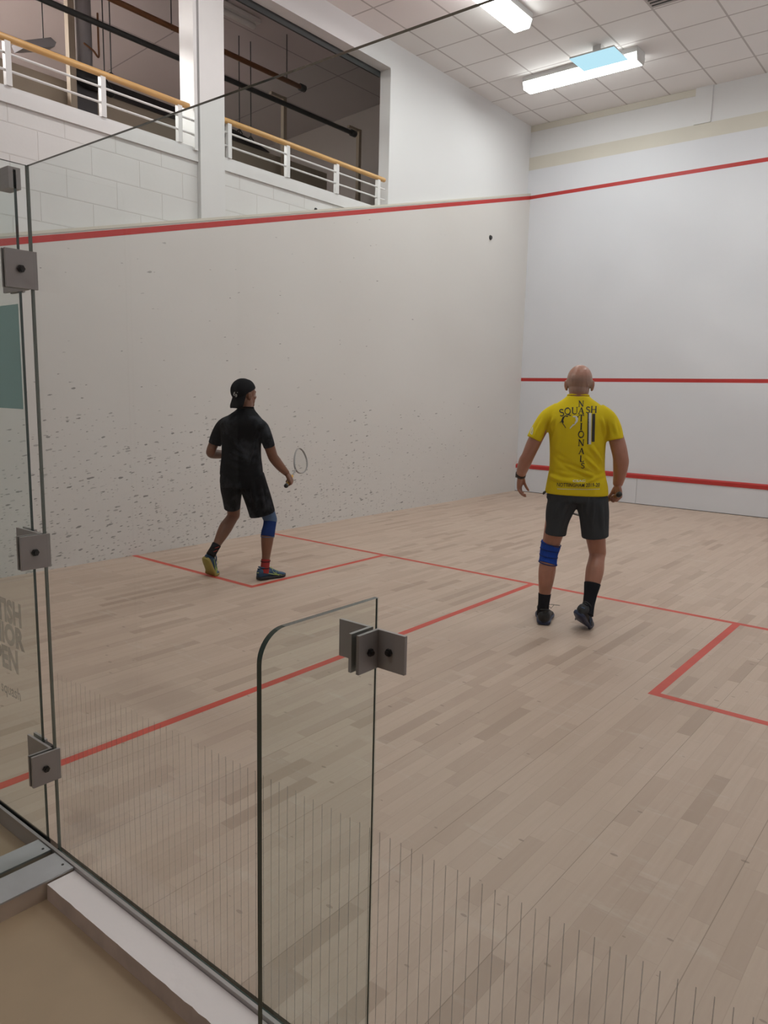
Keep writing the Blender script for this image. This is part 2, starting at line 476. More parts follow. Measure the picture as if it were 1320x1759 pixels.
def ol(y): return 2.165+(4.57-2.165)*y/YF
bm = bmesh.new()
prism(bm, [(-.06, -.1), (YF, -.1), (YF, ol(YF)+.085), (-.06, ol(-.06)+.085)], 0, -.2, 0)
quad(bm, [(.0012, -.06, ol(-.06)), (.0012, YF, ol(YF)), (.0012, YF, ol(YF)+.052), (.0012, -.06, ol(-.06)+.052)], 1)
prism(bm, [(-.06, ol(-.06)+.065), (YF, ol(YF)+.065), (YF, ol(YF)+.09), (-.06, ol(-.06)+.09)], 0, -.1, .006, 2)
struct('wall_left', bm, [M['wall_side'], M['red_paint'], M['cream']])

bm = bmesh.new()                               # recessed blockwork above it, with the two gallery openings
box(bm, -.21, -.05, -.2, 3.45, 2.0, 3.61)
box(bm, -.21, -.05, 3.74, 6.29, 2.4, 3.61)
struct('wall_left_upper', bm, M['block'])
bm = bmesh.new()
box(bm, -.21, -.05, -4.0, -.2, -.1, 5.65)
box(bm, -.21, -.05, 6.29, YF+.1, 3.2, 5.65)
box(bm, -.21, -.05, -.2, 6.29, 5.35, 5.65)
struct('wall_left_plaster', bm, M['upper'])
for nm, y0, y1 in (('trim_1', -.2, 3.45), ('trim_2', 3.74, 6.29)):      # sill boards of the openings
    bm = bmesh.new(); box(bm, -.23, -.03, y0, y1, 3.61, 3.70); box(bm, -.23, -.045, y0, y1, 3.70, 3.735)
    struct(nm, bm, M['white_steel'])
bm = bmesh.new(); box(bm, -.215, -.008, 3.395, 3.432, 3.70, 5.36); struct('trim_3', bm, M['white_steel'])
bm = bmesh.new(); box(bm, -.22, -.001, 3.452, 3.738, 3.06, 5.648)
tag(link('wall_pillar', bm, M['white_steel']), kind='structure')
bm = bmesh.new(); box(bm, -.235, -.212, -.2, 6.29, 5.285, 5.36); struct('trim_4', bm, M['pipe_black'])

bm = bmesh.new()
box(bm, -.06, 6.6, YF, YF+.15, -.1, 5.0)
quad(bm, [(0,YF-.0012,4.57),(6.4,YF-.0012,4.57),(6.4,YF-.0012,4.622),(0,YF-.0012,4.622)], 1)
quad(bm, [(0,YF-.0012,1.78),(6.4,YF-.0012,1.78),(6.4,YF-.0012,1.832),(0,YF-.0012,1.832)], 1)
struct('wall_front', bm, [M['plaster'], M['red_paint']])
bm = bmesh.new(); box(bm, -.06, 6.6, YF+.012, YF+.15, 5.0, 5.65); struct('wall_front_upper', bm, M['upper'])
bm = bmesh.new(); box(bm, -.05, 6.4, YF+.004, YF+.02, 5.0, 5.19); struct('trim_5', bm, M['cream'])
bm = bmesh.new(); box(bm, 2.41, 2.63, YF-.01, YF+.02, 5.19, 5.65); struct('trim_6', bm, M['upper'])
bm = bmesh.new(); box(bm, -.05, 2.41, YF+.004, YF+.02, 5.56, 5.648); struct('trim_7', bm, M['cream'])

bm = bmesh.new()
box(bm, 6.4, 6.6, -.3, YF, -.1, 5.65)
quad(bm, [(6.3988, -.06, ol(-.06)), (6.3988, YF, ol(YF)), (6.3988, YF, ol(YF)+.052), (6.3988, -.06, ol(-.06)+.052)], 1)
struct('wall_right', bm, [M['plaster'], M['red_paint']])
bm = bmesh.new(); box(bm, -.4, 8.2, -4.2, -4.0, -.16, 5.65); struct('wall_rear', bm, M['rear'])
bm = bmesh.new(); box(bm, 8.0, 8.2, -4.0, -.3, -.16, 5.65); box(bm, 6.6, 8.0, -.3, -.1, -.16, 5.65); struct('wall_rear_right', bm, M['rear'])
bm = bmesh.new(); box(bm, -.22, 8.2, -4.2, YF+.2, 5.65, 5.75); struct('ceiling', bm, M['ceiling'])

# tin along the foot of the front wall
t = thing('tin_board', 'low white tin panel along the foot of the front wall with a red top edge', 'tin', (3.2, 9.74, 0))
bm = bmesh.new(); box(bm, .002, 2.02, 9.72, 9.75, .008, .38); box(bm, 2.024, 4.2, 9.72, 9.75, .008, .38); box(bm, 4.204, 6.398, 9.72, 9.75, .008, .38)
part('panel', bm, M['plaster'], t)
bm = bmesh.new(); prism(bm, [(9.712, .38), (9.7485, .38), (9.7485, .45), (9.712, .432)], 0, .002, 6.398)
part('top_strip', bm, M['red_paint'], t, 'red top strip')
bm = bmesh.new(); box(bm, .002, 6.398, 9.721, 9.75, .0, .008); part('shadow_gap', bm, M['metal_dark'], t)

# ------------------------------------------------------------------ gallery behind the openings
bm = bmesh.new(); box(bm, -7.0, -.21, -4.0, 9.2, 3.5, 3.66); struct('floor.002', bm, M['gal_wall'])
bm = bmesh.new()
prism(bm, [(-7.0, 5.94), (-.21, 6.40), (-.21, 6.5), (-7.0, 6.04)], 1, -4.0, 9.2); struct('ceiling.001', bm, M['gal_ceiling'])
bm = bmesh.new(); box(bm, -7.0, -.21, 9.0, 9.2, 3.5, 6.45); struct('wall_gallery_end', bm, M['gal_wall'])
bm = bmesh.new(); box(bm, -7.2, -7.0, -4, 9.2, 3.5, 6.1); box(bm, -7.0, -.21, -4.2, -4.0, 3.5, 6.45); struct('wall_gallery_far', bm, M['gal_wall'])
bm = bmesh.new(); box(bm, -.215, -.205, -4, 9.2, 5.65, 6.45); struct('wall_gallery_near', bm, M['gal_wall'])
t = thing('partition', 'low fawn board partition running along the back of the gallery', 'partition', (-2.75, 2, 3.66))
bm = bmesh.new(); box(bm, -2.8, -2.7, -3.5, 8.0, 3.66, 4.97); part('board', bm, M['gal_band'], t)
t = thing('duct', 'dark flat duct lying along the top of the fawn partition', 'duct', (-2.75, 5.4, 4.97))
bm = bmesh.new(); prism(bm, [(4.0, 4.97), (6.75, 4.97), (6.5, 5.03), (6.1, 5.10), (5.2, 5.11), (4.0, 5.12)], 0, -2.95, -2.66); part('body', bm, M['metal_dark'], t)

def pipe(name, label, x, y0, y1, z, r, m, hang):
    t = thing(name, label, 'pipe', (x, (y0+y1)/2, z))
    bm = bmesh.new(); tube(bm, [(x, y0, z), (x, y1, z)], r, ref=(0, 0, 1), smooth=False, round_ends=False); part('tube', bm, m, t, smooth=True)
    bm = bmesh.new(); tube(bm, [(x, y1-.02, z), (x, y1+.07, z)], r*1.45, ref=(0, 0, 1), smooth=False, round_ends=False); part('end_cap', bm, M['pipe_black'], t, smooth=True)
    for y in hang:
        bm = bmesh.new(); tube(bm, [(x, y, z-.03), (x, y, 6.41+.067*x)], .007, ref=(1, 0, 0), smooth=False); part('hanger', bm, M['pipe_black'], t)
    return t
pipe('ceiling_pipe', 'rust brown pipe hung under the gallery roof, higher of the two', -2.0, -2.0, 6.72, 5.70, .032, M['pipe_brown'], (2.2, 4.6, 6.45))
pipe('ceiling_pipe', 'dark grey pipe under the gallery roof, lower of the two', -2.0, -2.0, 7.80, 5.395, .032, M['pipe_black'], (1.5,))
bpy.context.view_layer.update()

t = thing('round_duct', 'pale grey vertical round duct standing in the gallery with red pipe around it', 'duct', (-2.5, 3.78, 4.97))
bm = bmesh.new(); tube(bm, [(-2.5, 3.78, 5.10), (-2.5, 3.78, 6.23)], .085, ref=(0, 1, 0), smooth=False, round_ends=False, seg=24); part('pipe_body', bm, M['duct'], t, smooth=True)
bm = bmesh.new()
tube(bm, [(-2.36, 3.70, 5.30), (-2.38, 3.82, 5.27), (-2.41, 3.90, 5.24), (-2.42, 3.91, 5.4), (-2.42, 3.91, 5.7)], .011, sub=6); part('red_pipe', bm, M['pipe_brown'], t, smooth=True)
t = thing('gallery_post', 'slim cream post beside the grey round duct in the gallery', 'post', (-2.5, 3.62, 3.66))
bm = bmesh.new(); box(bm, -2.55, -2.47, 3.58, 3.655, 3.66, 6.24); part('post', bm, M['gal_band'], t)
bm = bmesh.new(); box(bm, -2.56, -2.46, 3.54, 3.69, 3.66, 3.68); part('base_plate', bm, M['gal_band'], t)
t = thing('air_heater', 'dark bulky unit at the foot of the grey round duct', 'heater', (-2.5, 3.85, 4.95))
bm = bmesh.new()
tube(bm, [(-2.52, 3.66, 5.02), (-2.5, 3.80, 5.03), (-2.48, 3.95, 5.0), (-2.47, 4.08, 4.92)], [.05, .09, .085, .05], seg=12); ellipsoid(bm, (-2.5, 3.85, 4.98), (.10, .16, .08))
part('casing', solid(bm, .012, 2), M['black'], t, smooth=True)
bm = bmesh.new(); box(bm, -2.62, -2.55, 3.70, 3.95, 4.40, 4.97); part('bracket', bm, M['metal_dark'], t)

def hanger(label, x, y, z0, group=None, hook=False):
    t = thing('hanging_rod', label, 'rod', (x, y, z0), group=group)
    bm = bmesh.new(); tube(bm, [(x, y, z0), (x, y, 6.41+.067*x)], .007, ref=(1, 0, 0), smooth=False); part('rod', bm, M['pipe_black'], t)
    bm = bmesh.new(); tube(bm, [(x, y-.05, z0), (x, y, z0+.04), (x, y+.05, z0)], .009, ref=(1, 0, 0)); part('clip', bm, M['pipe_black'], t)
G = 'thin drop rods hanging over the gallery partition'
hanger('thin dark rod hanging just right of the grey round duct', -2.5, 4.02, 5.10, G)
hanger('thin dark rod hanging second to the right of the grey round duct', -2.5, 4.11, 5.12, G)
hanger('thin dark rod hanging in the right gallery opening, next to the pillar', -2.5, 6.04, 5.02, G)
hanger('thin dark rod hanging in the right gallery opening, second from the pillar', -2.5, 6.245, 4.98, G)
def frame_post(label, y, z1):
    t = thing('pipe_stand', label, 'post', (-2.5, y, 3.66), group='brown square posts behind the gallery rail')
    bm = bmesh.new(); box(bm, -2.53, -2.47, y-.03, y+.03, 3.66, z1); part('upright', bm, M['gal_band'], t)
    bm = bmesh.new(); box(bm, -2.525, -2.475, y-.26, y-.03, z1-.035, z1); part('arm', bm, M['gal_band'], t)
frame_post('square brown bracket post in the middle of the right gallery opening', 6.87, 5.72)
frame_post('square brown bracket post near the right end of the right gallery opening', 8.53, 5.73)
def strip_light(label, x, y0, y1, z):
    t = thing('strip_light', label, 'light', (x, (y0+y1)/2, z), group='unlit strip lights under the gallery roof')
    bm = bmesh.new(); box(bm, x-.09, x+.09, y0, y1, z-.05, z); part('batten', bm, M['housing'], t)
    bm = bmesh.new(); tube(bm, [(x, y0+.05, z-.075), (x, y1-.05, z-.075)], .035, smooth=False); part('tube', bm, M['housing'], t, smooth=True)
strip_light('unlit white strip light under the roof of the right gallery opening', -2.05, 4.55, 5.95, 6.268)
def gallery_fill_light(label, x, y):  # unseen lamps, added out of view to brighten the gallery
    z = 6.39+.067*x
    t = thing('gallery_fill_light', label, 'light', (x, y, z), group='unseen lights added to brighten the gallery')
    bm = bmesh.new(); box(bm, x-.17, x+.17, y-.75, y+.75, z-.08, z-.012); part('batten', bm, M['housing'], t)
    bm = bmesh.new(); box(bm, x-.15, x+.15, y-.73, y+.73, z-.11, z-.08); part('diffuser', bm, M['fill_gallery'], t, 'glowing white diffuser')
gallery_fill_light('unseen added ceiling light at the back of the gallery, left of the picture', -3.6, 1.2)
gallery_fill_light('unseen added ceiling light in the middle of the gallery, left of the picture', -3.8, -1.8)
gallery_fill_light('unseen added ceiling light deepest in the gallery, left of the picture', -5.0, .2)
t = thing('pendant_light', 'grey shaded fitting hung low at the back of the left gallery opening', 'light', (-2.4, 3.15, 4.98))
bm = bmesh.new(); prism(bm, [(2.98, 4.99), (3.32, 5.12), (3.34, 5.17), (3.28, 5.2), (2.95, 5.05)], 0, -2.5, -2.3); part('shade', bm, M['duct'], t)
bm = bmesh.new(); tube(bm, [(-2.4, 3.25, 5.17), (-2.4, 3.25, 6.25)], .006, smooth=False); part('cable', bm, M['black'], t)

# railings
def railing(label, y0, y1, posts, cap_end):
    t = thing('gallery_railing', label, 'railing', (-.05, (y0+y1)/2, 3.735), group='white gallery railings with a wooden handrail')
    bm = bmesh.new(); tube(bm, [(-.05, y0, 4.07), (-.05, y1, 4.07)], .027, ref=(0, 0, 1), smooth=False, round_ends=cap_end); part('handrail', bm, M['handrail'], t, 'varnished wooden handrail', smooth=True)
    for y in posts:
        bm = bmesh.new(); box(bm, -.072, -.028, y-.022, y+.022, 3.735, 4.047); part('post', bm, M['white_steel'], t)
    for z in (3.845, 3.965):
        bm = bmesh.new(); tube(bm, [(-.05, y0, z), (-.05, y1+(.02 if cap_end else .06), z)], .0095, ref=(0, 0, 1), smooth=False); part('rod', bm, M['white_steel'], t, smooth=True)
railing('white railing with wooden handrail in the left gallery opening, left of the pillar', -.15, 3.36, [.2, .955, 1.725, 2.50, 3.255], False)
railing('white railing with wooden handrail in the right gallery opening, right of the pillar', 3.745, 6.20, [3.825, 4.60, 5.36, 6.09], True)
t = thing('wall_bolt', 'small dark bolt head high on the left wall near the front corner', 'bolt', (.0, 8.62, 3.81))
bm = bmesh.new(); tube(bm, [(0, 8.62, 3.81), (.02, 8.62, 3.81)], .026, ref=(0, 0, 1), smooth=False, round_ends=False); part('head', bm, M['black'], t)
bm = bmesh.new(); tube(bm, [(0, 8.62, 3.81), (.004, 8.62, 3.81)], .036, ref=(0, 0, 1), smooth=False, round_ends=False); part('washer', bm, M['black'], t)
t = thing('wall_bolt', 'small dark bolt head on the white blockwork under the right gallery opening', 'bolt', (-.05, 5.0, 3.58))
bm = bmesh.new(); tube(bm, [(-.05, 5.03, 3.50), (-.035, 5.03, 3.50)], .014, ref=(0, 0, 1), smooth=False, round_ends=False); part('head', bm, M['black'], t)
bm = bmesh.new(); tube(bm, [(-.05, 5.03, 3.50), (-.047, 5.03, 3.50)], .02, ref=(0, 0, 1), smooth=False, round_ends=False); part('washer', bm, M['black'], t)

# ------------------------------------------------------------------ ceiling lights
def ceiling_light(label, cx, cy, along, L=1.52, W=.25, lm='light'):
    t = thing('fluorescent_light', label, 'light', (cx, cy, 5.65), 0 if along == 'y' else PI/2, 'long lit ceiling light fittings')
    bm = bmesh.new(); box(bm, -W/2, W/2, -L/2, L/2, -.06, 0); localpart('housing', bm, M['housing'], t, smooth=False)
    bm = bmesh.new(); prism(bm, [(-W/2+.012, -.06), (W/2-.012, -.06), (W/2-.035, -.145), (-W/2+.035, -.145)], 1, -L/2+.012, L/2-.012)
    for f_ in bm.faces:
        if f_.calc_center_median().z > -.14: f_.material_index = 1
    localpart('diffuser', bm, [M[lm], M['light_side']], t, 'glowing white diffuser', smooth=False)
    for s in (-1, 1):
        bm = bmesh.new(); prism(bm, [(-W/2, -.06), (W/2, -.06), (W/2-.03, -.148), (-W/2+.03, -.148)], 1, s*L/2-.006, s*L/2+.006)
        localpart('end_plate', bm, M['housing'], t, smooth=False)
    return t
ceiling_light('lit ceiling light running away from the viewer, left of the pale blue panel', 1.47, 5.93, 'y')
ceiling_light('lit ceiling light lying across the pale blue ceiling panel near the front wall', 1.47, 8.21, 'x')
ceiling_light('lit ceiling light over the front right of the court', 4.9, 8.21, 'x')
ceiling_light('lit ceiling light over the middle right of the court', 4.9, 5.93, 'y')
ceiling_light('lit ceiling light over the rear left of the court', 1.47, 2.6, 'y')
ceiling_light('lit ceiling light over the rear right of the court', 4.9, 2.6, 'y')
ceiling_light('unseen ceiling light added over the walkway behind the glass', 4.2, -2.4, 'x', lm='fill_walk')  # unseen lamp, added to lift the kerb and outer floor
t = thing('ceiling_panel', 'pale blue glowing square panel beside the long lit fitting near the front wall', 'light panel', (1.85, 7.85, 5.56))
bm = bmesh.new(); box(bm, 1.575, 2.125, 7.66, 8.075, 5.512, 5.518); part('lens', bm, M['panel_lit'], t)
bm = bmesh.new(); box(bm, 1.575, 2.125, 7.66, 8.075, 5.519, 5.535); box(bm, 1.80, 1.90, 7.8, 7.9, 5.535, 5.65); part('frame', bm, M['housing'], t)
t = thing('ceiling_vent', 'dark grey square ceiling tile at the top edge of the picture', 'vent', (2.98, 7.06, 5.65))
bm = bmesh.new(); box(bm, 2.675, 3.245, 6.80, 7.33, 5.640, 5.649); part('grille', bm, M['gal_wall'], t)
bm = bmesh.new()
for k in range(8): box(bm, 2.69, 3.23, 6.83+k*.062, 6.842+k*.062, 5.632, 5.64)
part('slats', bm, M['pipe_black'], t)

# ------------------------------------------------------------------ glass back wall
GT = .0043
def pane(bm, x0, x1, z0, z1, y=GY, e3=1, e5=1):
    fs = box(bm, x0, x1, y-GT, y+GT, z0, z1, 1)
    fs[2].material_index = 0; fs[4].material_index = 0; fs[3].material_index = e3; fs[5].material_index = e5
t = thing('glass_screen', 'large clear glass back wall screen running right of the tall fin', 'glass screen', (5.0, GY, -.01))
bm = bmesh.new(); pane(bm, 3.744, 6.395, -.012, 2.135, e5=2); part('pane', bm, [M['glass'], M['glass_edge'], M['glass_edge_pale']], t)
xs = [3.79+.0273*k for k in range(95)]
rr = random.Random(3)
if True:
    bm = bmesh.new()
    for x in xs:
        w = .0005 if x < 4.5 else .0008
        box(bm, x-w, x+w, GY-GT-.0006, GY-GT-.0001, .012, .6225-rr.random()*.004)
    part('etched_stripes', bm, M['etch'], t, 'fine vertical stripes along the foot of the glass')
t = thing('glass_door', 'clear glass court door with teal poster and grey lettering at the left edge', 'door', (3.24, GY, -.01))
bm = bmesh.new(); pane(bm, 2.80, 3.664, -.005, 2.138); part('pane', bm, [M['glass'], M['glass_edge']], t)
bm = bmesh.new(); box(bm, 3.02, 3.655, GY-GT-.0008, GY-GT-.0002, 1.44, 1.755); part('poster', bm, M['teal'], t, 'teal rectangular film')
bm = bmesh.new(); box(bm, 3.595, 3.664, GY-.018, GY+.018, 2.085, 2.145); part('patch_fitting', bm, M['metal'], t)
bm = bmesh.new(); box(bm, 2.80, 3.664, GY-.010, GY+.010, -.024, -.005); part('bottom_seal', bm, M['metal_dark'], t)
def textmesh(s, size, bold=0, space=1.0):
    cu = bpy.data.curves.new('t', 'FONT'); cu.body = s; cu.size = size; cu.offset = bold; cu.resolution_u = 3; cu.space_character = space
    o = bpy.data.objects.new('t', cu); COL.objects.link(o)
    dg = bpy.context.evaluated_depsgraph_get(); me = bpy.data.meshes.new_from_object(o.evaluated_get(dg))
    bpy.data.objects.remove(o)
    b = bmesh.new(); b.from_mesh(me); bpy.data.meshes.remove(me); return b
def door_word(s, xr, z, h, bold=.002, sx=1.0):
    b = textmesh(s, 1, bold/h*.7)
    x1 = max(v.co.x for v in b.verts); ymax = max(v.co.y for v in b.verts if True)
    k = h/.70
    for v in b.verts: v.co = Vector((xr-(x1-v.co.x)*k*sx, GY-GT-.0012, z+v.co.y*k))
    part('lettering', b, M['grey_print'], t, 'grey word on the glass')
door_word('BRITISH', 3.567, .722, .075, .005, .82)
door_word('JUNIOR', 3.580, .643, .068, .005, .95)
door_word('OPEN', 3.527, .552, .075, .005, .9)
door_word('squash', 3.532, .455, .040, .001, .95)
# steel channel under the panels
t = thing('floor_channel', 'narrow steel channel along the foot of the glass back wall', 'channel', (4.5, GY, -.05))
bm = bmesh.new(); box(bm, 2.0, 6.39, GY-.0225, GY-.0125, -.058, .006); box(bm, 3.744, 6.39, GY-.012, GY+.006, -.058, -.013); part('channel', bm, M['metal'], t)
bm = bmesh.new(); box(bm, 3.744, 6.39, GY-.0120, GY-.0065, -.012, .004); part('gasket', bm, M['glass_edge'], t)

# fins
def fin(name, label, x, y0, z1, rad, far=2, z0=-.03, GT=GT):
    t = thing(name, label, 'glass fin', (x, (y0+GY)/2, -.03), group='upright glass fins')
    bm = bmesh.new()
    y1 = GY-.0053
    P = [(y1, z0), (y1, z1), (y0+rad, z1)]+[(y0+rad-rad*math.sin(a), z1-rad+rad*math.cos(a)) for a in [PI/2*k/10 for k in range(1, 11)]]+[(y0, z0)]
    prism(bm, P, 0, x-GT, x+GT, 0, 1)
    bm.faces.ensure_lookup_table()
    bm.faces[2].material_index = far
    part('pane', bm, [M['glass'], M['glass_edge'], M['glass_edge_pale']], t)
    return t
tall_fin = fin('glass_fin', 'tall glass fin standing out from the back wall between two steel floor plates', 3.744, -.36, 2.135, .02)
short_fin = fin('glass_fin', 'short rounded glass fin with the dark steel clamp near its top', 5.079, -.357, 1.115, .055, 0, -.0075, .0058)
bm = bmesh.new(); box(bm, 5.0772, 5.0808, -.0512, -.0496, -.007, 1.114); part('joint_seal', bm, M['glass_edge'], short_fin)

# clamps
def bolt(bm, c, ax, r=.011, l=.008):
    c = Vector(c); a = Vector(ax)
    tube(bm, [tuple(c), tuple(c+a*l)], r, ref=(0, 0, 1), seg=6, smooth=False, round_ends=False)
    tube(bm, [tuple(c+a*l), tuple(c+a*(l+.004))], r*.6, ref=(0, 0, 1), seg=8, smooth=False, round_ends=False)
def hinge(z0, z1):
    x = 3.744
    bm = bmesh.new(); box(bm, x+GT+.0005, x+.0135, -.128, -.036, z0, z1); h = part('hinge', bm, M['metal'], tall_fin, 'square steel hinge')
    bm = bmesh.new(); box(bm, x-.0135, x-GT-.0005, -.128, -.052, z0, z1); part('plate', bm, M['metal'], h)
    bm = bmesh.new(); box(bm, 3.585, x-.0135, GY-.0145, GY-.0065, z0, z1); part('door_plate', bm, M['metal'], h)
    bm = bmesh.new(); box(bm, 3.585, 3.665, GY+.0065, GY+.0145, z0, z1); part('door_plate', bm, M['metal'], h)
    bm = bmesh.new(); box(bm, 3.670, 3.712, GY-.0060, GY+.012, z0+.006, z1-.006); part('knuckle', bm, M['metal_dark'], h)
    bm = bmesh.new(); bolt(bm, (x+.0135, -.086, (z0+z1)/2), (1, 0, 0)); part('bolt', bm, M['metal_dark'], h)
hinge(1.790, 1.897); hinge(.958, 1.062); hinge(.252, .355)
x = 5.079; z0, z1 = .976, 1.054
bm = bmesh.new(); prism(bm, [(x+.0062, -.117), (x+.0135, -.117), (x+.0135, GY-.0145), (x+.079, GY-.0145), (x+.079, GY-.0070), (x+.0062, GY-.0070)], 2, z0, z1); h = part('clamp', bm, M['metal'], short_fin, 'dark steel cross clamp')
bm = bmesh.new(); prism(bm, [(x-.0062, -.117), (x-.0135, -.117), (x-.0135, GY-.0145), (x-.090, GY-.0145), (x-.090, GY-.0070), (x-.0062, GY-.0070)], 2, z0, z1); part('plate', bm, M['metal'], h)
for c, a in (((x+.0135, -.085, 1.014), (1, 0, 0)), ((x+.042, GY-.0145, 1.014), (0, -1, 0)), ((x-.05, GY-.0145, 1.014), (0, -1, 0))):
    bm = bmesh.new(); bolt(bm, c, a, .008, .005); part('bolt', bm, M['metal_dark'], h)

# threshold plates, kerb
def plate(label, x0, x1):
    t = thing('threshold_plate', label, 'floor plate', (x0, -.6, 0), group='galvanised plates either side of the tall fin')
    bm = bmesh.new(); box(bm, x0, x1, -1.1, GY-.0245, -.004, .002); part('plate', bm, M['plate'], t)
    bm = bmesh.new(); box(bm, x0+.004, x1-.002, -1.1, GY-.0245, -.06, -.004); part('packer', bm, M['packer'], t, 'tan timber packer')
    for y in (-.085, -.6, -1.05):
        bm = bmesh.new(); tube(bm, [((x0+x1)/2+.02, y, .002), ((x0+x1)/2+.02, y, .0035)], .0042, ref=(0, 1, 0), seg=8, smooth=False, round_ends=False); part('screw', bm, M['black'], t)
plate('narrow galvanised floor plate on the door side of the tall fin', 3.645, 3.731)
plate('narrow galvanised floor plate beside the end of the white kerb', 3.757, 3.874)
t = thing('kerb', 'white painted kerb slab with chipped edge along the foot of the glass', 'kerb', (5, -.11, -.06))
bm = bmesh.new()
rr = random.Random(5); n = 90
top = []; bot = []
X0, X1 = 3.878, 6.38
for i in range(n+1):
    xx = X0+(X1-X0)*i/n
    j = .0008*(rr.random()-.5)+(.0022*rr.random() if rr.random() < .12 else 0)
    top.append((xx, -.158+j, -.008)); bot.append((xx, -.160+j*.4, -.06))
inn = [(p[0], GY-.0235, -.008) for p in top]
vt = [bm.verts.new(p) for p in top]; vb = [bm.verts.new(p) for p in bot]; vi = [bm.verts.new(p) for p in inn]
for i in range(n):
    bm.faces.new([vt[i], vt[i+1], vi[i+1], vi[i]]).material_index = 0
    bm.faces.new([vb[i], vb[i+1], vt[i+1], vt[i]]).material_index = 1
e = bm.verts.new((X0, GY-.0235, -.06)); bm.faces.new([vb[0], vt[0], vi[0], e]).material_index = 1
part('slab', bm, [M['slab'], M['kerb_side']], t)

# ------------------------------------------------------------------ people
def V(*a): return np.array(a, float)
def unit(v): v = np.array(v, float); return v/np.linalg.norm(v)
def rotv(v, ax, ang):
    return np.array(Matrix.Rotation(ang, 3, Vector(ax)) @ Vector(v))
def hand(bm, wrist, D, S, Nn, curls, thumb=(.6, .35), k=1.0, spread=.05):
    """D to the knuckles, S to the thumb side, Nn out of the palm; curls = three joint angles (deg) per finger"""
    W = V(*wrist); D = unit(D); S = unit(np.array(S)-np.dot(S, D)*D); Nn = unit(Nn)
    pal = .092*k
    # palm: three flattened solids fanned from the wrist
    for off, r in ((-.027, .0145), (0, .0155), (.027, .0150)):
        tube(bm, [tuple(W+S*off*.55*k), tuple(W+D*pal*.5+S*off*.95*k), tuple(W+D*pal*(.97-.08*abs(off+.01)/.03)+S*off*k)],
             [(.017*k, r*k*1.05), (.018*k, r*k*1.02), (.014*k, r*k*.75)], ref=Nn, seg=10, sub=3)
    L = (.072, .080, .074, .058); base = (.031, .0105, -.0105, -.030)
    for i in range(4):
        p = W+D*(pal*(1-.04*abs(i-1)))+S*base[i]*k-Nn*.002
        d = unit(D+S*spread*(1.5-i)); ax = np.cross(d, Nn)
        pts = [tuple(p-D*.02*k)]; rr_ = [.0085*k]; q = p.copy()
        pts.append(tuple(q)); rr_.append(.0092*k)
        for seg_, (fr, c) in enumerate(zip((.46, .30, .24), curls[i] if isinstance(curls[0], (list, tuple)) else curls)):
            d = rotv(d, ax, math.radians(c)); q = q+d*L[i]*fr*k
            pts.append(tuple(q)); rr_.append((.0085, .0078, .0066)[seg_]*k*(1 if i < 3 else .9))
        tube(bm, pts, rr_, ref=Nn, seg=10, sub=3)
    # thumb, leaving the side of the palm near its base
    b = W+D*.022*k+S*.024*k+Nn*.006*k
    d1 = unit(D*.75+S*.75*thumb[0]/.6+Nn*.45*thumb[1]/.35)
    q1 = b+d1*.042*k; d2 = unit(d1*.8+D*.35+Nn*thumb[1]); q2 = q1+d2*.032*k; d3 = unit(d2+Nn*thumb[1]*1.2-S*.25); q3 = q2+d3*.026*k
    tube(bm, [tuple(b-D*.01), tuple(b+d1*.02), tuple(q1), tuple(q2), tuple(q3)], [.014*k, .0155*k, .0105*k, .0098*k, .0078*k], ref=S, seg=10, sub=3)

def head(bm, c, fwd, k=1.0, tilt=0.0, ears=1.0):
    """skull, jaw, brow, nose, lips, ears; fwd = facing direction in the horizontal plane"""
    f = unit((fwd[0], fwd[1], 0)); x = V(f[1], -f[0], 0)
    R = Matrix(((x[0], f[0], 0), (x[1], f[1], 0), (x[2], f[2], 1))) @ Matrix.Rotation(tilt, 3, 'X')
    def P(a, b, d): return tuple(Vector(c)+R @ Vector((a*k, b*k, d*k)))
    def E(p, r): ellipsoid(bm, P(*p), [q*k for q in r], R)
    E((0, -.014, .022), (.077, .098, .090)); E((0, .028, .02), (.068, .062, .076))
    E((0, .030, -.045), (.060, .060, .068)); E((0, .052, -.088), (.036, .036, .030)); E((0, -.030, -.04), (.062, .068, .06))
    E((0, .080, .014), (.050, .014, .012))                 # brow
    E((.030, .076, -.004), (.014, .012, .010)); E((-.030, .076, -.004), (.014, .012, .010))   # eyes
    E((.040, .062, -.030), (.020, .020, .018)); E((-.040, .062, -.030), (.020, .020, .018))   # cheekbones
    tube(bm, [P(0, .084, .008), P(0, .098, -.014), P(0, .104, -.030)], [.007*k, .010*k, .013*k], ref=tuple(x), seg=10)
    E((0, .084, -.058), (.024, .010, .006)); E((0, .082, -.068), (.021, .010, .007))
    for s in (-1, 1):
        Re = R @ Matrix.Rotation(s*-.42*ears, 3, 'Z')
        ellipsoid(bm, P(s*.079, -.012, -.012), [.0075*k, .021*k, .032*k], Re)
        ellipsoid(bm, P(s*.085, -.020, -.006), [.006*k, .008*k, .026*k], Re)
        ellipsoid(bm, P(s*.076, .000, -.036), [.008*k, .009*k, .011*k], Re)
    return R, P

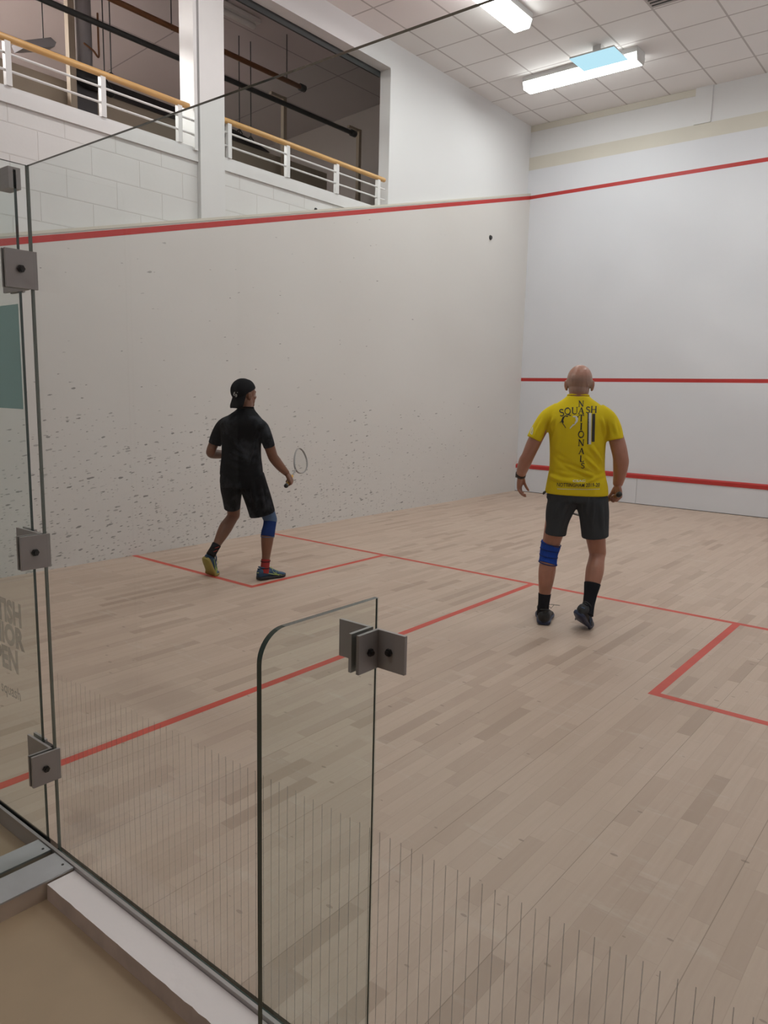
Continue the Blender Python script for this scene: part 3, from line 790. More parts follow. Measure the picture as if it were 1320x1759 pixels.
def leg_shape(bm, hip, knee, ankle, kk=1.0, bulge=(0, -1, 0)):
    """thigh and calf with calf bulge toward `bulge`; returns a cover builder that follows the same limb"""
    hip, knee, ankle = V(*hip), V(*knee), V(*ankle); b = np.array(bulge, float)
    th = [hip, hip*.6+knee*.4, hip*.2+knee*.8, knee]
    tr = [.082*kk, .074*kk, .059*kk, .054*kk]
    tube(bm, [tuple(p) for p in th], tr, ref=(0, 1, 0), seg=18)
    pts = [knee+(knee-ankle)*.06, knee, knee*.86+ankle*.14+b*.004, knee*.70+ankle*.30+b*.016, knee*.5+ankle*.5+b*.012, knee*.25+ankle*.75+b*.002, knee*.08+ankle*.92, ankle]
    rr_ = [.047*kk, .050*kk, .051*kk, .0565*kk, .0505*kk, .037*kk, .033*kk, .034*kk]
    tube(bm, [tuple(p) for p in pts], rr_, ref=(0, 1, 0), seg=18)
    path = np.array(th[:3]+[knee]+pts[2:]+[ankle+(ankle-knee)*.12]); rad = np.array(tr[:3]+[.0525*kk]+rr_[2:]+[.036*kk])
    def at(z):
        for i in range(len(path)-1):
            if path[i][2] >= z >= path[i+1][2]:
                f = (path[i][2]-z)/(path[i][2]-path[i+1][2]); return path[i]*(1-f)+path[i+1]*f, rad[i]*(1-f)+rad[i+1]*f
        return path[-1], rad[-1]
    def cover(z0, z1, grow, n=7):
        q = [at(z0+(z1-z0)*i/(n-1)) for i in range(n)]
        return [tuple(p) for p, r in q], [float(r+grow) for p, r in q]
    def band(b2, z, grow, w=.004, tilt=0.0):
        p, r = at(z); r += grow
        tube(b2, [(p[0]+r*math.cos(a), p[1]+r*math.sin(a), z+tilt*r*math.cos(a)) for a in [2*PI*k/28 for k in range(29)]], w, ref=(0, 0, 1), seg=6, sub=1, round_ends=False)
    return cover, band

def shoe(name, root, ball, yaw, pitch, L=.285, W=.052, upper=None, sole=None, trim=None, laces=None, roll=0.0, lab=None, stripes=True):
    """ball = point on the floor under the ball of the foot; yaw from +t clockwise; pitch lifts the heel about the ball"""
    bf = .70*L                                       # ball position from the heel
    def T(x, y, z):
        # heel part lifted about the ball
        if y < bf:
            dy = y-bf
            w = min(1, (bf-y)/.03); a = pitch*w
            y2 = bf+dy*math.cos(a)-(-z)*0 + z*math.sin(a)*1.0; z2 = -dy*math.sin(a)+z*math.cos(a)
        else: y2, z2 = y, z
        y2 -= bf
        x2 = x*math.cos(roll)+z2*math.sin(roll); z3 = z2*math.cos(roll)-x*math.sin(roll)
        c, s = math.cos(yaw), math.sin(yaw)
        return (ball[0]+x2*c+y2*s, ball[1]-x2*s+y2*c, ball[2]+z3)
    # sections: y, half width, centre shift, top z
    S = [(.0, .020, 0, .066), (.012, .031, 0, .090), (.04, .036, 0, .094), (.075, .038, 0, .092), (.11, .038, .001, .088), (.15, .042, .002, .076), (.19, .049, .003, .055), (.22, .050, .003, .045), (.25, .045, .001, .037), (.272, .031, -.002, .030), (L, .012, -.004, .022)]
    J = catmull(S, 3)
    bm = bmesh.new(); rings = []
    for y, w, cx, top in J:
        y *= L/.285; r = []
        for k in range(20):
            a = 2*PI*k/20; ca, sa = math.cos(a), math.sin(a)
            zz = .014+(top-.014)*(.5+.5*math.copysign(abs(sa)**.8, sa))
            ww = w*(1.0 if sa < 0 else (1-.28*sa**2*(1 if y < .17 else .6)))
            r.append(T(cx+ww*math.copysign(abs(ca)**.72, ca)*W/.05, y, zz))
        rings.append(r)
    ringloft(bm, rings)
    sh = localpart(name, bm, upper, root, lab)
    bm = bmesh.new(); rings = []
    for z, g in ((0, .92), (.004, 1.03), (.016, 1.07), (.022, 1.02)):
        pass
    O = [(y*L/.285, w*W/.05, cx) for y, w, cx, top in J]
    for z, g in ((0.0, .94), (.005, 1.06), (.018, 1.10), (.024, 1.02)):
        ring = [T(cx+w*g, y, z+(.006*max(0, (y-.23)/.055))) for y, w, cx in O]+[T(cx-w*g, y, z+(.006*max(0, (y-.23)/.055))) for y, w, cx in reversed(O)]
        rings.append(ring)
    ringloft(bm, rings)
    localpart('sole', bm, sole, sh)
    # padded collar and heel tab
    bm = bmesh.new()
    pts = [T(.033*math.cos(a), .062+.052*math.sin(a), .086+.012*math.sin(a+PI)*1.0+.004) for a in [2*PI*k/16 for k in range(17)]]
    tube(bm, pts, .0055, ref=(0, 0, 1), seg=8, sub=2)
    tube(bm, [T(-.008, .004, .088), T(.008, .004, .088)], .005, ref=(0, 1, 0), seg=8, smooth=False)
    localpart('collar', bm, upper, sh)
    bm = bmesh.new()
    for i in range(5):
        y = .125+.019*i; z = .077-.0075*i
        tube(bm, [T(-.026, y, z-.006), T(0, y+.004, z+.005), T(.026, y, z-.006)], .0026, ref=(0, 0, 1), seg=6, sub=3)
    if laces == 'loose':
        tube(bm, [T(.0, .115, .090), T(-.030, .10, .110), T(-.050, .105, .10), T(-.046, .11, .078), T(-.03, .115, .08)], .0018, seg=6)
        tube(bm, [T(.0, .115, .092), T(.030, .11, .116), T(.065, .13, .112), T(.10, .14, .108)], .0018, seg=6)
        tube(bm, [T(.01, .115, .092), T(.035, .11, .10), T(.042, .115, .09), T(.06, .12, .112)], .0015, seg=6)
    else:
        tube(bm, [T(.0, .118, .086), T(.022, .112, .097), T(.036, .115, .088), T(.040, .118, .07)], .002, seg=6)
    localpart('laces', bm, trim if laces != 'loose' else M['black'], sh)
    if stripes:
        bm = bmesh.new()
        for s in (-1, 1):
            def Q(y, z, off=.002):
                # point on the side surface
                for j in range(len(J)-1):
                    if J[j+1][0]*L/.285 >= y: break
                w = J[j][1]*W/.05; top = J[j][3]
                q = max(0, (z-.014)/(top-.014)*2-1)
                return T(J[j][2]+s*(w*(1-.28*q*q)*max(.3, (1-q*q))**.36+off), y, z)
            tube(bm, [Q(.045, .056), Q(.085, .048), Q(.13, .036), Q(.17, .028)], .0024, seg=6)
            tube(bm, [Q(.12, .058), Q(.14, .044), Q(.16, .030), Q(.175, .026)], .0024, seg=6)
            tube(bm, [Q(.145, .056), Q(.155, .042), Q(.15, .030)], .0020, seg=6)
            tube(bm, [Q(.20, .026), Q(.165, .034), Q(.12, .040)], .0018, seg=6)
        tube(bm, [T(-.010, -.001, .055), T(.010, -.001, .058)], .003, seg=6, smooth=False)
        localpart('side_stripe', bm, trim, sh)
    return sh, T

def racket(label, butt, axis, wdir, gripm, framem):
    """squash racket: butt point, axis to the head, width direction of the head"""
    t = thing('squash_racket', label, 'racket', butt, group=None)
    a = unit(axis); w = unit(np.array(wdir, float)-np.dot(wdir, a)*a); n = np.cross(a, w)
    def P(u, v, d=0): return tuple(a*u+w*v+n*d)
    bm = bmesh.new(); tube(bm, [P(.012, 0), P(.05, 0), P(.19, 0), P(.205, 0)], [(.0165, .0145), (.0155, .0135), (.0145, .0125), (.010, .009)], ref=tuple(w), seg=8, sub=2)
    localpart('grip', bm, gripm, t)
    bm = bmesh.new(); tube(bm, [P(0, 0), P(.014, 0)], (.0195, .0180), ref=tuple(w), seg=12, smooth=False)
    localpart('butt_cap', bm, M['black'], t)
    bm = bmesh.new(); tube(bm, [P(.006, 0), P(-.0085, 0)], (.006, .006), ref=tuple(w), seg=10, smooth=False); localpart('cap_mark', bm, M['white_print'], t)
    bm = bmesh.new(); tube(bm, [P(.20, 0), P(.26, 0), P(.33, 0)], [.006, .0052, .0055], ref=tuple(w), seg=8)
    localpart('shaft', bm, framem, t)
    pts = []
    for k in range(49):
        th = 2*PI*k/48; r = 1
        u = .515-.175*math.cos(th); v = .098*math.sin(th)*(1-.22*math.cos(th))
        pts.append(P(u, v))
    bm = bmesh.new(); tube(bm, pts, (.0052, .0085), ref=tuple(n), seg=8, sub=1, smooth=False, round_ends=False)
    localpart('frame', bm, framem, t)
    bm = bmesh.new()
    for i in range(-8, 9):
        v = i*.0105; 
        c = [p for p in np.linspace(0, PI, 60)]
        us = [.515-.175*math.cos(x) for x in c if abs(.098*math.sin(x)*(1-.22*math.cos(x))) >= abs(v)]
        if len(us) > 1: tube(bm, [P(min(us), v), P(max(us), v)], .0007, seg=4, smooth=False, round_ends=False)
    for i in range(15):
        u = .36+i*.0215; x = math.acos(max(-1, min(1, (.515-u)/.175))); v = .098*math.sin(x)*(1-.22*math.cos(x))
        tube(bm, [P(u, -v), P(u, v)], .0007, seg=4, smooth=False, round_ends=False)
    localpart('strings', bm, M['string'], t, smooth=False)
    return t, lambda u: tuple(np.array(butt)+a*u)

def sock(bm, pts, rad, mi=0): tube(bm, pts, rad, ref=(0, 1, 0), seg=16, mi=mi)

# decals: stroke letters projected on a shirt
def stroke(bm, pts, w, w2=None, step=.004, mi=0):
    """flat ribbon in the x-z plane (y = 0)"""
    w2 = w if w2 is None else w2
    P = []; 
    tot = sum(math.dist(a, b) for a, b in zip(pts[:-1], pts[1:])); acc = 0
    for a, b in zip(pts[:-1], pts[1:]):
        d = math.dist(a, b); n = max(1, int(d/step))
        for k in range(n): P.append((a[0]+(b[0]-a[0])*k/n, a[1]+(b[1]-a[1])*k/n, (acc+d*k/n)/tot))
        acc += d
    P.append((*pts[-1], 1))
    L, R = [], []
    for i, p in enumerate(P):
        q0, q1 = P[max(i-1, 0)], P[min(i+1, len(P)-1)]
        tx, tz = q1[0]-q0[0], q1[1]-q0[1]; l = math.hypot(tx, tz) or 1
        h = (w+(w2-w)*p[2])/2
        L.append(bm.verts.new((p[0]-tz/l*h, 0, p[1]+tx/l*h))); R.append(bm.verts.new((p[0]+tz/l*h, 0, p[1]-tx/l*h)))
    for i in range(len(P)-1): bm.faces.new([L[i], R[i], R[i+1], L[i+1]]).material_index = mi
def arc(cx, cz, rx, rz, a0, a1, n=10): return [(cx+rx*math.cos(math.radians(a0+(a1-a0)*k/n)), cz+rz*math.sin(math.radians(a0+(a1-a0)*k/n))) for k in range(n+1)]
def glyph(bm, ch, x, z, h, tilt=0):
    """serif capital of height h centred on (x, z)"""
    T, t = .19*h, .105*h
    def S(pts, w, w2=None):
        q = []
        for a, b in pts:
            a, b = a*h, (b-.5)*h
            q.append((x+a*math.cos(tilt)-b*math.sin(tilt), z+a*math.sin(tilt)+b*math.cos(tilt)))
        stroke(bm, q, w, w2, step=h*.15)
    sf = lambda cx, cz, l=.13: S([(cx-l, cz), (cx+l, cz)], t*.8)
    if ch == 'N': S([(-.33, 0), (-.33, 1)], t); S([(-.33, 1), (.33, 0)], T); S([(.33, 0), (.33, 1)], t); sf(-.36, 1); sf(-.33, 0); sf(.33, 1)
    if ch == 'A': S([(-.34, 0), (0, 1)], t); S([(0, 1), (.34, 0)], T); S([(-.2, .34), (.2, .34)], t*.8); sf(-.35, 0); sf(.35, 0)
    if ch == 'T': S([(0, 0), (0, 1)], T); S([(-.36, .97), (.36, .97)], t*1.1); S([(-.36, 1), (-.36, .82)], t); S([(.36, 1), (.36, .82)], t); sf(0, 0)
    if ch == 'I': S([(0, 0), (0, 1)], T); sf(0, 0, .16); sf(0, 1, .16)
    if ch == 'O': S(arc(0, .5, .38, .48, 60, 240), T, t); S(arc(0, .5, .38, .48, 240, 420), T, t)
    if ch == 'Q': S(arc(0, .5, .40, .48, 60, 240), T, t); S(arc(0, .5, .40, .48, 240, 420), T, t); S([(.02, .06), (.25, -.12), (.5, -.2)], T, t)
    if ch == 'L': S([(-.2, 0), (-.2, 1)], T); S([(-.3, 0), (.32, 0)], t*1.1); S([(.32, 0), (.34, .2)], t); sf(-.2, 1)
    if ch == 'S': S(arc(0, .75, .24, .23, 25, 200)+arc(0, .26, .27, .26, 110, -155, 14)[1:], T*.8); S([(.24, .82), (.24, .98)], t)
    if ch == 'U': S([(-.32, 1), (-.32, .35)]+arc(0, .33, .32, .31, 180, 330)[1:], T, t); S([(.32, .2), (.32, 1)], t); sf(-.32, 1); sf(.32, 1)
    if ch == 'H': S([(-.32, 0), (-.32, 1)], T); S([(.32, 0), (.32, 1)], T); S([(-.32, .5), (.32, .5)], t); [sf(a, b) for a in (-.32, .32) for b in (0, 1)]
def project(bm, target_obj, origin_t=-1.0, off=.0022, direction=(0, 1, 0)):
    me = target_obj.data
    bvh = BVHTree.FromPolygons([v.co for v in me.vertices], [p.vertices for p in me.polygons])
    d = Vector(direction)
    dead = []
    for v in bm.verts:
        hit, nrm, idx, dist = bvh.ray_cast(Vector((v.co.x, v.co.y, v.co.z))-d*2, d)
        if hit is None: dead.append(v)
        else: v.co = hit-d*off
    if dead: bmesh.ops.delete(bm, geom=dead, context='VERTS')
    return bm
def textflat(s, x0, x1, z, h, bold, slope=0, space=1.0):
    b = textmesh(s, 1, bold, space)
    bmesh.ops.triangulate(b, faces=b.faces[:])
    xa = min(v.co.x for v in b.verts); xb = max(v.co.x for v in b.verts)
    for v in b.verts:
        u = (v.co.x-xa)/(xb-xa); v.co = Vector((x0+(x1-x0)*u, 0, z+slope*u+v.co.y/.70*h))
    return b

# ---------------- the player in yellow (local frame: x right, y away from the glass, z up)
B = thing('person', 'person seen from behind in a yellow printed t-shirt, grey shorts and blue knee brace', 'person', (3.87, 3.43, 0), math.radians(24.7))
bm = bmesh.new()
R_, HP = head(bm, (.018, .035, 1.612), (.03, 1), 1.05, tilt=-.06)
tube(bm, [(.014, -.005, 1.43), (.014, .0, 1.50), (.016, .012, 1.57)], [(.075, .07), (.060, .062), (.058, .064)], seg=20)
torso(bm, [(.93, .042, .01, .165, .105), (1.07, .035, .01, .155, .11), (1.25, .03, 0, .155, .10), (1.38, .023, -.005, .165, .09), (1.45, .02, -.005, .13, .06), (1.48, .018, 0, .08, .05)])
tube(bm, [(-.12, 0, 1.41), (-.17, -.01, 1.385), (-.215, -.025, 1.30), (-.252, -.035, 1.215), (-.282, -.035, 1.135), (-.300, -.01, 1.095), (-.320, .055, 1.035), (-.334, .115, .985)],
     [.050, .049, .046, .046, (.042, .044), (.044, .046), (.038, .036), (.030, .022)], seg=16)
tube(bm, [(.16, 0, 1.41), (.21, -.01, 1.385), (.255, -.02, 1.30), (.285, -.03, 1.215), (.302, -.03, 1.15), (.308, -.01, 1.11), (.309, .045, 1.03), (.304, .085, .965)],
     [.050, .050, .049, .050, (.049, .048), (.050, .050), (.042, .042), (.033, .026)], seg=16)
hand(bm, (-.335, .122, .985), (-.03, .10, -1), (.25, 1, .05), (1, -.2, -.05), [(12, 32, 22), (16, 36, 26), (22, 42, 28), (28, 46, 30)], thumb=(.15, .25), k=.98, spread=.04)
rdir = unit((-.36, .85, -.34))
wr = V(.302, .092, .955); Dh = unit(V(0, .06, -1)-np.dot(V(0, .06, -1), rdir)*rdir); Nh = -np.cross(Dh, rdir)
hand(bm, tuple(wr), Dh, rdir, Nh, [(62, 78, 50)]*4, thumb=(.5, .45), k=1.0, spread=0)
coverBL, bandBL = leg_shape(bm, (-.045, .0, .86), (-.112, .015, .49), (-.128, -.02, .10), 1.02)
coverBR, bandBR = leg_shape(bm, (.135, .0, .86), (.205, .045, .50), (.160, -.150, .16), 1.04)
tube(bm, [(.04, 0, .93), (.04, 0, .97)], (.13, .09), seg=20, smooth=False)
bodyB = localpart('body', solid(bm, .0045, 3), M['skinB'], B)
# shirt
bm = bmesh.new()
torso(bm, [(.893, .042, .008, .205, .138), (.95, .042, .008, .198, .140), (1.01, .038, .008, .186, .138), (1.07, .035, .008, .177, .136), (1.20, .030, .0, .178, .130), (1.30, .026, -.006, .186, .124), (1.38, .023, -.01, .198, .117), (1.435, .021, -.008, .180, .100), (1.478, .018, -.002, .140, .082), (1.512, .016, .002, .092, .070), (1.532, .015, .006, .070, .064)])
tube(bm, [(-.10, -.002, 1.425), (-.168, -.010, 1.388), (-.215, -.022, 1.315), (-.250, -.032, 1.243)], [.064, (.057, .066), (.053, .064), (.051, .064)], seg=20, round_ends=False)
tube(bm, [(.145, -.002, 1.425), (.208, -.010, 1.390), (.246, -.020, 1.325), (.262, -.028, 1.258)], [.064, (.057, .066), (.054, .064), (.054, .064)], seg=20, round_ends=False)
foldsB = ridges([((-.13, -.13, 1.12), (.12, -.15, 1.035), .011, .008), ((.0, -.15, 1.075), (.17, -.11, 1.02), .010, .006), ((-.15, -.11, 1.055), (.02, -.15, 1.02), .012, .006), ((.06, -.15, 1.17), (.19, -.09, 1.05), .010, .005),
                 ((.10, -.14, 1.24), (.20, -.07, 1.10), .012, .005), ((-.16, -.09, 1.17), (-.02, -.15, 1.10), .012, .005), ((-.13, -.10, 1.40), (-.17, -.06, 1.25), .010, .006), ((.17, -.10, 1.40), (.20, -.06, 1.26), .010, .006),
                 ((-.12, -.13, 1.32), (-.16, -.08, 1.16), .013, .004), ((-.10, -.14, 1.0), (.14, -.14, .965), .018, .004), ((-.16, -.05, 1.02), (-.05, -.14, .985), .012, .005), ((.20, -.05, 1.03), (.10, -.14, .99), .012, .005),
                 ((-.20, -.08, 1.39), (-.24, -.09, 1.27), .010, .004), ((.24, -.07, 1.38), (.27, -.08, 1.28), .010, .004)])
shirtB = localpart('t_shirt', solid(bm, .005, 12, foldsB), M['yellow'], B, 'bright yellow t-shirt with dark lettering')
bm = bmesh.new(); tube(bm, [(.015+.0665*math.cos(a), .006+.060*math.sin(a), 1.535-.006*math.sin(a)) for a in [2*PI*k/24 for k in range(25)]], .0055, ref=(0, 0, 1), seg=8, sub=1); localpart('collar', bm, M['yellow'], shirtB)
bm = bmesh.new()
for ch, x, z, h in (('N', .036, 1.483, .036), ('A', .039, 1.440, .040), ('T', .042, 1.394, .040), ('I', .045, 1.341, .040), ('O', .047, 1.291, .042), ('N', .051, 1.238, .040), ('A', .056, 1.186, .038), ('L', .062, 1.137, .038), ('S', .070, 1.092, .034)):
    glyph(bm, ch, x, z, h)
for ch, x, z, h, tl in (('S', -.082, 1.424, .043, .2), ('Q', -.045, 1.434, .042, .12), ('U', -.001, 1.438, .042, .05), ('S', .080, 1.446, .038, 0), ('H', .116, 1.449, .040, 0)):
    glyph(bm, ch, x, z, h, tl)
# left dark half of the heart emblem, and the dark bars
stroke(bm, [(-.040, 1.402), (-.058, 1.404), (-.072, 1.392), (-.078, 1.376), (-.072, 1.358), (-.060, 1.342), (-.050, 1.328)], .007, .004)
stroke(bm, [(-.068, 1.396), (-.074, 1.376), (-.068, 1.360)], .012, .010)
stroke(bm, [(-.074, 1.372), (-.090, 1.360)], .008, .002)
stroke(bm, [(.018, 1.403), (.024, 1.399)], .008)
stroke(bm, [(.083, 1.424), (.093, 1.230)], .008); stroke(bm, [(.117, 1.422), (.124, 1.246)], .018)
localpart('print', project(bm, shirtB), M['black_print'], shirtB, 'dark lettering reading SQUASH NATIONALS', smooth=False)
bm = textflat('NOTTINGHAM 2019-20', -.084, .183, .949, .024, .010, .012, 1.02)
localpart('print', project(bm, shirtB), M['black_print'], shirtB, 'bold dark lettering near the hem', smooth=False)
bm = bmesh.new()
stroke(bm, [(-.010, 1.402), (.010, 1.402), (.020, 1.388), (.018, 1.372), (.004, 1.354), (-.014, 1.338), (-.024, 1.326)], .008, .005)
stroke(bm, [(.012, 1.396), (.016, 1.376), (.006, 1.360)], .014, .010); stroke(bm, [(-.002, 1.352), (-.018, 1.336)], .010, .004)
localpart('emblem_print', project(bm, shirtB), M['white_print'], shirtB, 'white half of the heart emblem', smooth=False)
bm = bmesh.new(); stroke(bm, [(.094, 1.426), (.104, 1.230)], .017); localpart('stripe_print', project(bm, shirtB), M['white_print'], shirtB, 'white upright stripe', smooth=False)
bm = bmesh.new()
for k in range(38): stroke(bm, [(-.080+k*.007, .934+k*.0003), (-.0755+k*.007, .934+k*.0003)], .0042)
localpart('small_print', project(bm, shirtB), M['white_print'], shirtB, 'fine white line of print', smooth=False)
bm = textflat('CSAC', .014, .092, .986, .013, .02, .004)
localpart('club_print', project(bm, shirtB), M['white_print'], shirtB, 'white club lettering', smooth=False)
bm = bmesh.new(); stroke(bm, [(-.262, 1.325), (-.268, 1.305), (-.272, 1.285), (-.262, 1.278), (-.258, 1.300), (-.262, 1.325)], .005)
localpart('sleeve_print', project(bm, shirtB), M['white_print'], shirtB, 'small white sleeve badge', smooth=False)
# shorts
bm = bmesh.new()
torso(bm, [(.955, .042, .01, .178, .122), (.90, .045, .01, .190, .130), (.86, .050, .008, .200, .132), (.845, .052, .008, .190, .120)][::-1])
tube(bm, [(-.035, .005, .86), (-.060, .01, .77), (-.072, .012, .69), (-.079, .012, .612)], [(.104, .115), (.090, .105), (.076, .092), (.073, .088)], seg=22, round_ends=False)
tube(bm, [(.140, .005, .86), (.162, .012, .77), (.172, .018, .69), (.181, .022, .610)], [(.108, .118), (.098, .110), (.092, .100), (.087, .095)], seg=22, round_ends=False)
foldsS = ridges([((-.10, -.11, .88), (-.12, -.09, .66), .014, .005), ((.02, -.12, .90), (-.03, -.09, .70), .012, .005), ((.12, -.11, .90), (.10, -.09, .66), .012, .006), ((.20, -.09, .86), (.22, -.06, .66), .014, .005),
                 ((.16, -.10, .84), (.15, -.09, .64), .012, .004), ((-.05, -.12, .88), (-.08, -.09, .75), .014, .003)])
shortsB = localpart('shorts', solid(bm, .0055, 4, foldsS), M['grey_shorts'], B, 'charcoal grey sports shorts')
bm = bmesh.new(); tube(bm, [(-.150, -.02, .902), (-.164, -.04, .897), (-.168, -.03, .888)], .008, seg=8); localpart('waistband', bm, M['black'], shortsB)
# brace, socks, shoes, watch
bm = bmesh.new(); tube(bm, *coverBL(.548, .412, .007), ref=(0, 1, 0), seg=24, round_ends=False)
for v in bm.verts: v.co.z -= .16*(v.co.x+.115)
br = localpart('knee_brace', bm, M['blue'], B, 'bright blue knee brace with dark bands')
for z in (.546, .505, .462, .414):
    bm = bmesh.new(); bandBL(bm, z, .0075, .0032, -.16); localpart('band', bm, M['navy'], br)
bm = bmesh.new(); tube(bm, *coverBL(.205, .055, .004), ref=(0, 1, 0), seg=18, round_ends=False); localpart('sock', bm, M['sock_black'], B)
bm = bmesh.new(); tube(bm, *coverBR(.315, .125, .004), ref=(0, 1, 0), seg=18, round_ends=False); localpart('sock', bm, M['sock_black'], B)
shoe('shoe', B, (-.122, .130, 0), -.02, 0.02, L=.30, upper=M['shoe_black'], sole=M['sole_navy'], trim=M['sole_navy'], laces='loose', W=.060, lab='black shoe with untied laces', stripes=False)
shoe('shoe', B, (.132, -.050, .024), .45, .62, L=.30, upper=M['shoe_black'], sole=M['sole_navy'], trim=M['brace_grey'], W=.058, roll=.38, lab='black shoe with raised heel')
bm = bmesh.new(); tube(bm, [(-.331, .098, 1.002), (-.335, .112, .980)], [(.0355, .0300), (.0350, .0295)], ref=(0, 1, 0), seg=20, smooth=False, round_ends=False); wt = localpart('wrist_watch', bm, M['black'], B)
bm = bmesh.new(); tube(bm, [(-.360, .118, .984), (-.367, .119, .984)], (.014, .014), ref=(0, 1, 0), seg=14, smooth=False, round_ends=False); localpart('watch_case', bm, M['black'], wt)

def world(o, p):
    c, s = math.cos(o.rotation_euler[2]), math.sin(o.rotation_euler[2]); q = o.location
    return (q[0]+p[0]*c-p[1]*s, q[1]+p[0]*s+p[1]*c, q[2]+p[2])
def wdirn(o, d):
    c, s = math.cos(o.rotation_euler[2]), math.sin(o.rotation_euler[2]); return (d[0]*c-d[1]*s, d[0]*s+d[1]*c, d[2])
g = wr+Dh*.078+Nh*.030
butt = g-rdir*.075
racket('squash racket with tan grip held low in the right hand of the person in yellow', world(B, butt), wdirn(B, rdir), wdirn(B, (.95, .2, -.2)), M['grip_brown'], M['racket'])

# ---------------- the player in black
A = thing('person', 'person in black cap, black t-shirt and black shorts lunging sideways on the left', 'person', (1.45, 2.85, 0), math.radians(48.5))
ps = math.radians(-30)
bm = bmesh.new()
hc = (-.098, .025, 1.492)
R_, HP = head(bm, hc, (.80, .60), .97, tilt=.05)
tube(bm, [(-.088, .0, 1.29), (-.088, .012, 1.36), (-.086, .018, 1.44)], [(.07, .065), (.055, .056), (.053, .058)], seg=20)
torso(bm, [(.90, -.126, .03, .150, .10), (1.05, -.125, .02, .135, .09), (1.20, -.12, .01, .145, .09), (1.28, -.115, 0, .14, .075), (1.32, -.105, 0, .09, .055)], ps)
tube(bm, [(-.22, .06, 1.265), (-.265, .085, 1.235), (-.315, .10, 1.16), (-.345, .10, 1.09), (-.366, .09, 1.035), (-.362, .115, 1.010), (-.30, .20, .998), (-.24, .27, .99)],
     [.048, .052, .046, .040, (.038, .038), (.039, .038), (.036, .033), (.027, .021)], seg=16)
tube(bm, [(-.01, -.05, 1.262), (.035, -.065, 1.23), (.072, -.065, 1.15), (.100, -.055, 1.07), (.122, -.035, 1.005), (.140, -.012, .975), (.185, .040, .915), (.236, .098, .857)],
     [.048, .052, .047, .043, (.040, .040), (.041, .041), (.037, .035), (.027, .021)], seg=16)
hand(bm, (-.24, .27, .99), (.62, .78, .0), (.0, .1, 1), (.75, -.6, 0), (30, 40, 30), k=.95)
rA = unit((.27, .90, .30)); wrA = V(.240, .102, .853); f0 = V(.45, .42, -.55)
DhA = unit(f0-np.dot(f0, rA)*rA); NhA = -np.cross(DhA, rA)
hand(bm, tuple(wrA), DhA, rA, NhA, [(62, 78, 50)]*4, thumb=(.5, .45), k=.95, spread=0)
coverAL, bandAL = leg_shape(bm, (-.195, .06, .84), (-.196, .215, .49), (-.362, .050, .215), .96, bulge=(-.6, -.75, -.3))
coverAR, bandAR = leg_shape(bm, (-.03, .0, .84), (.104, .045, .48), (.058, -.045, .10), .94, bulge=(-.5, -.85, 0))
tube(bm, [(-.12, .03, .90), (-.12, .03, .92)], (.11, .08), seg=20, smooth=False)
localpart('body', solid(bm, .0045, 3), M['skinA'], A)
# cap worn back to front
cc = Vector(hc)
bm = bmesh.new()
ellipsoid(bm, HP(0, -.014, .026), [.088*.97, .108*.97, .100*.97], R_, u=36, v=28)
ellipsoid(bm, HP(0, .022, .028), [.078*.97, .074*.97, .090*.97], R_, u=36, v=28)
bm = solid(bm, .004, 3)
def headco(v, k=.97): return (R_.transposed() @ (v.co-cc))/k
bmesh.ops.delete(bm, geom=[v for v in bm.verts if (lambda q: q.z < .012+.38*(q.y+.01) if q.y > -.03 else q.z < .012+.38*(-.02)-.75*(-.03-q.y))(headco(v))], context='VERTS')
cap = localpart('cap', bm, M['cap'], A, 'black cap with peak over the neck')
bm = bmesh.new(); rings = []
for j in range(9):
    u = j/8
    row = []
    half = .080*(1+.12*u)*math.sqrt(max(.05, 1-(max(0, u-.72)/.36)**2*.8))
    for i in range(13):
        a = -1+2*i/12
        x = a*half; y = -.090-.040*u+.050*a*a*(1-u*.2); z = .004-.112*u-.006*a*a
        row.append((x, y, z))
    rings.append(row)
for off in (0, .004):
    g_ = [[bm.verts.new(HP(x, y-off, z)) for x, y, z in r] for r in rings]
    for a_, b_ in zip(g_[:-1], g_[1:]):
        for i in range(12): bm.faces.new([a_[i], a_[i+1], b_[i+1], b_[i]])
localpart('peak', bm, M['cap'], cap)
bm = bmesh.new()
def cur(pts, w): stroke(bm, pts, w, w, step=.002)
X0_, Z0_ = -.179, 1.487
cur([(X0_+.010, Z0_+.018), (X0_+.002, Z0_+.014), (X0_+.000, Z0_+.008), (X0_+.010, Z0_+.007), (X0_-.002, Z0_+.002), (X0_-.001, Z0_-.007), (X0_+.012, Z0_-.008)], .0036)
cur([(X0_+.018, Z0_+.002), (X0_+.013, Z0_-.004), (X0_+.018, Z0_-.008), (X0_+.023, Z0_-.001), (X0_+.023, Z0_-.014), (X0_+.017, Z0_-.020), (X0_+.012, Z0_-.014)], .0034)
cur([(X0_+.026, Z0_+.014), (X0_+.030, Z0_+.016)], .0045)
localpart('emblem', project(bm, cap, off=.0018), M['white_print'], cap, 'small white script emblem', smooth=False)
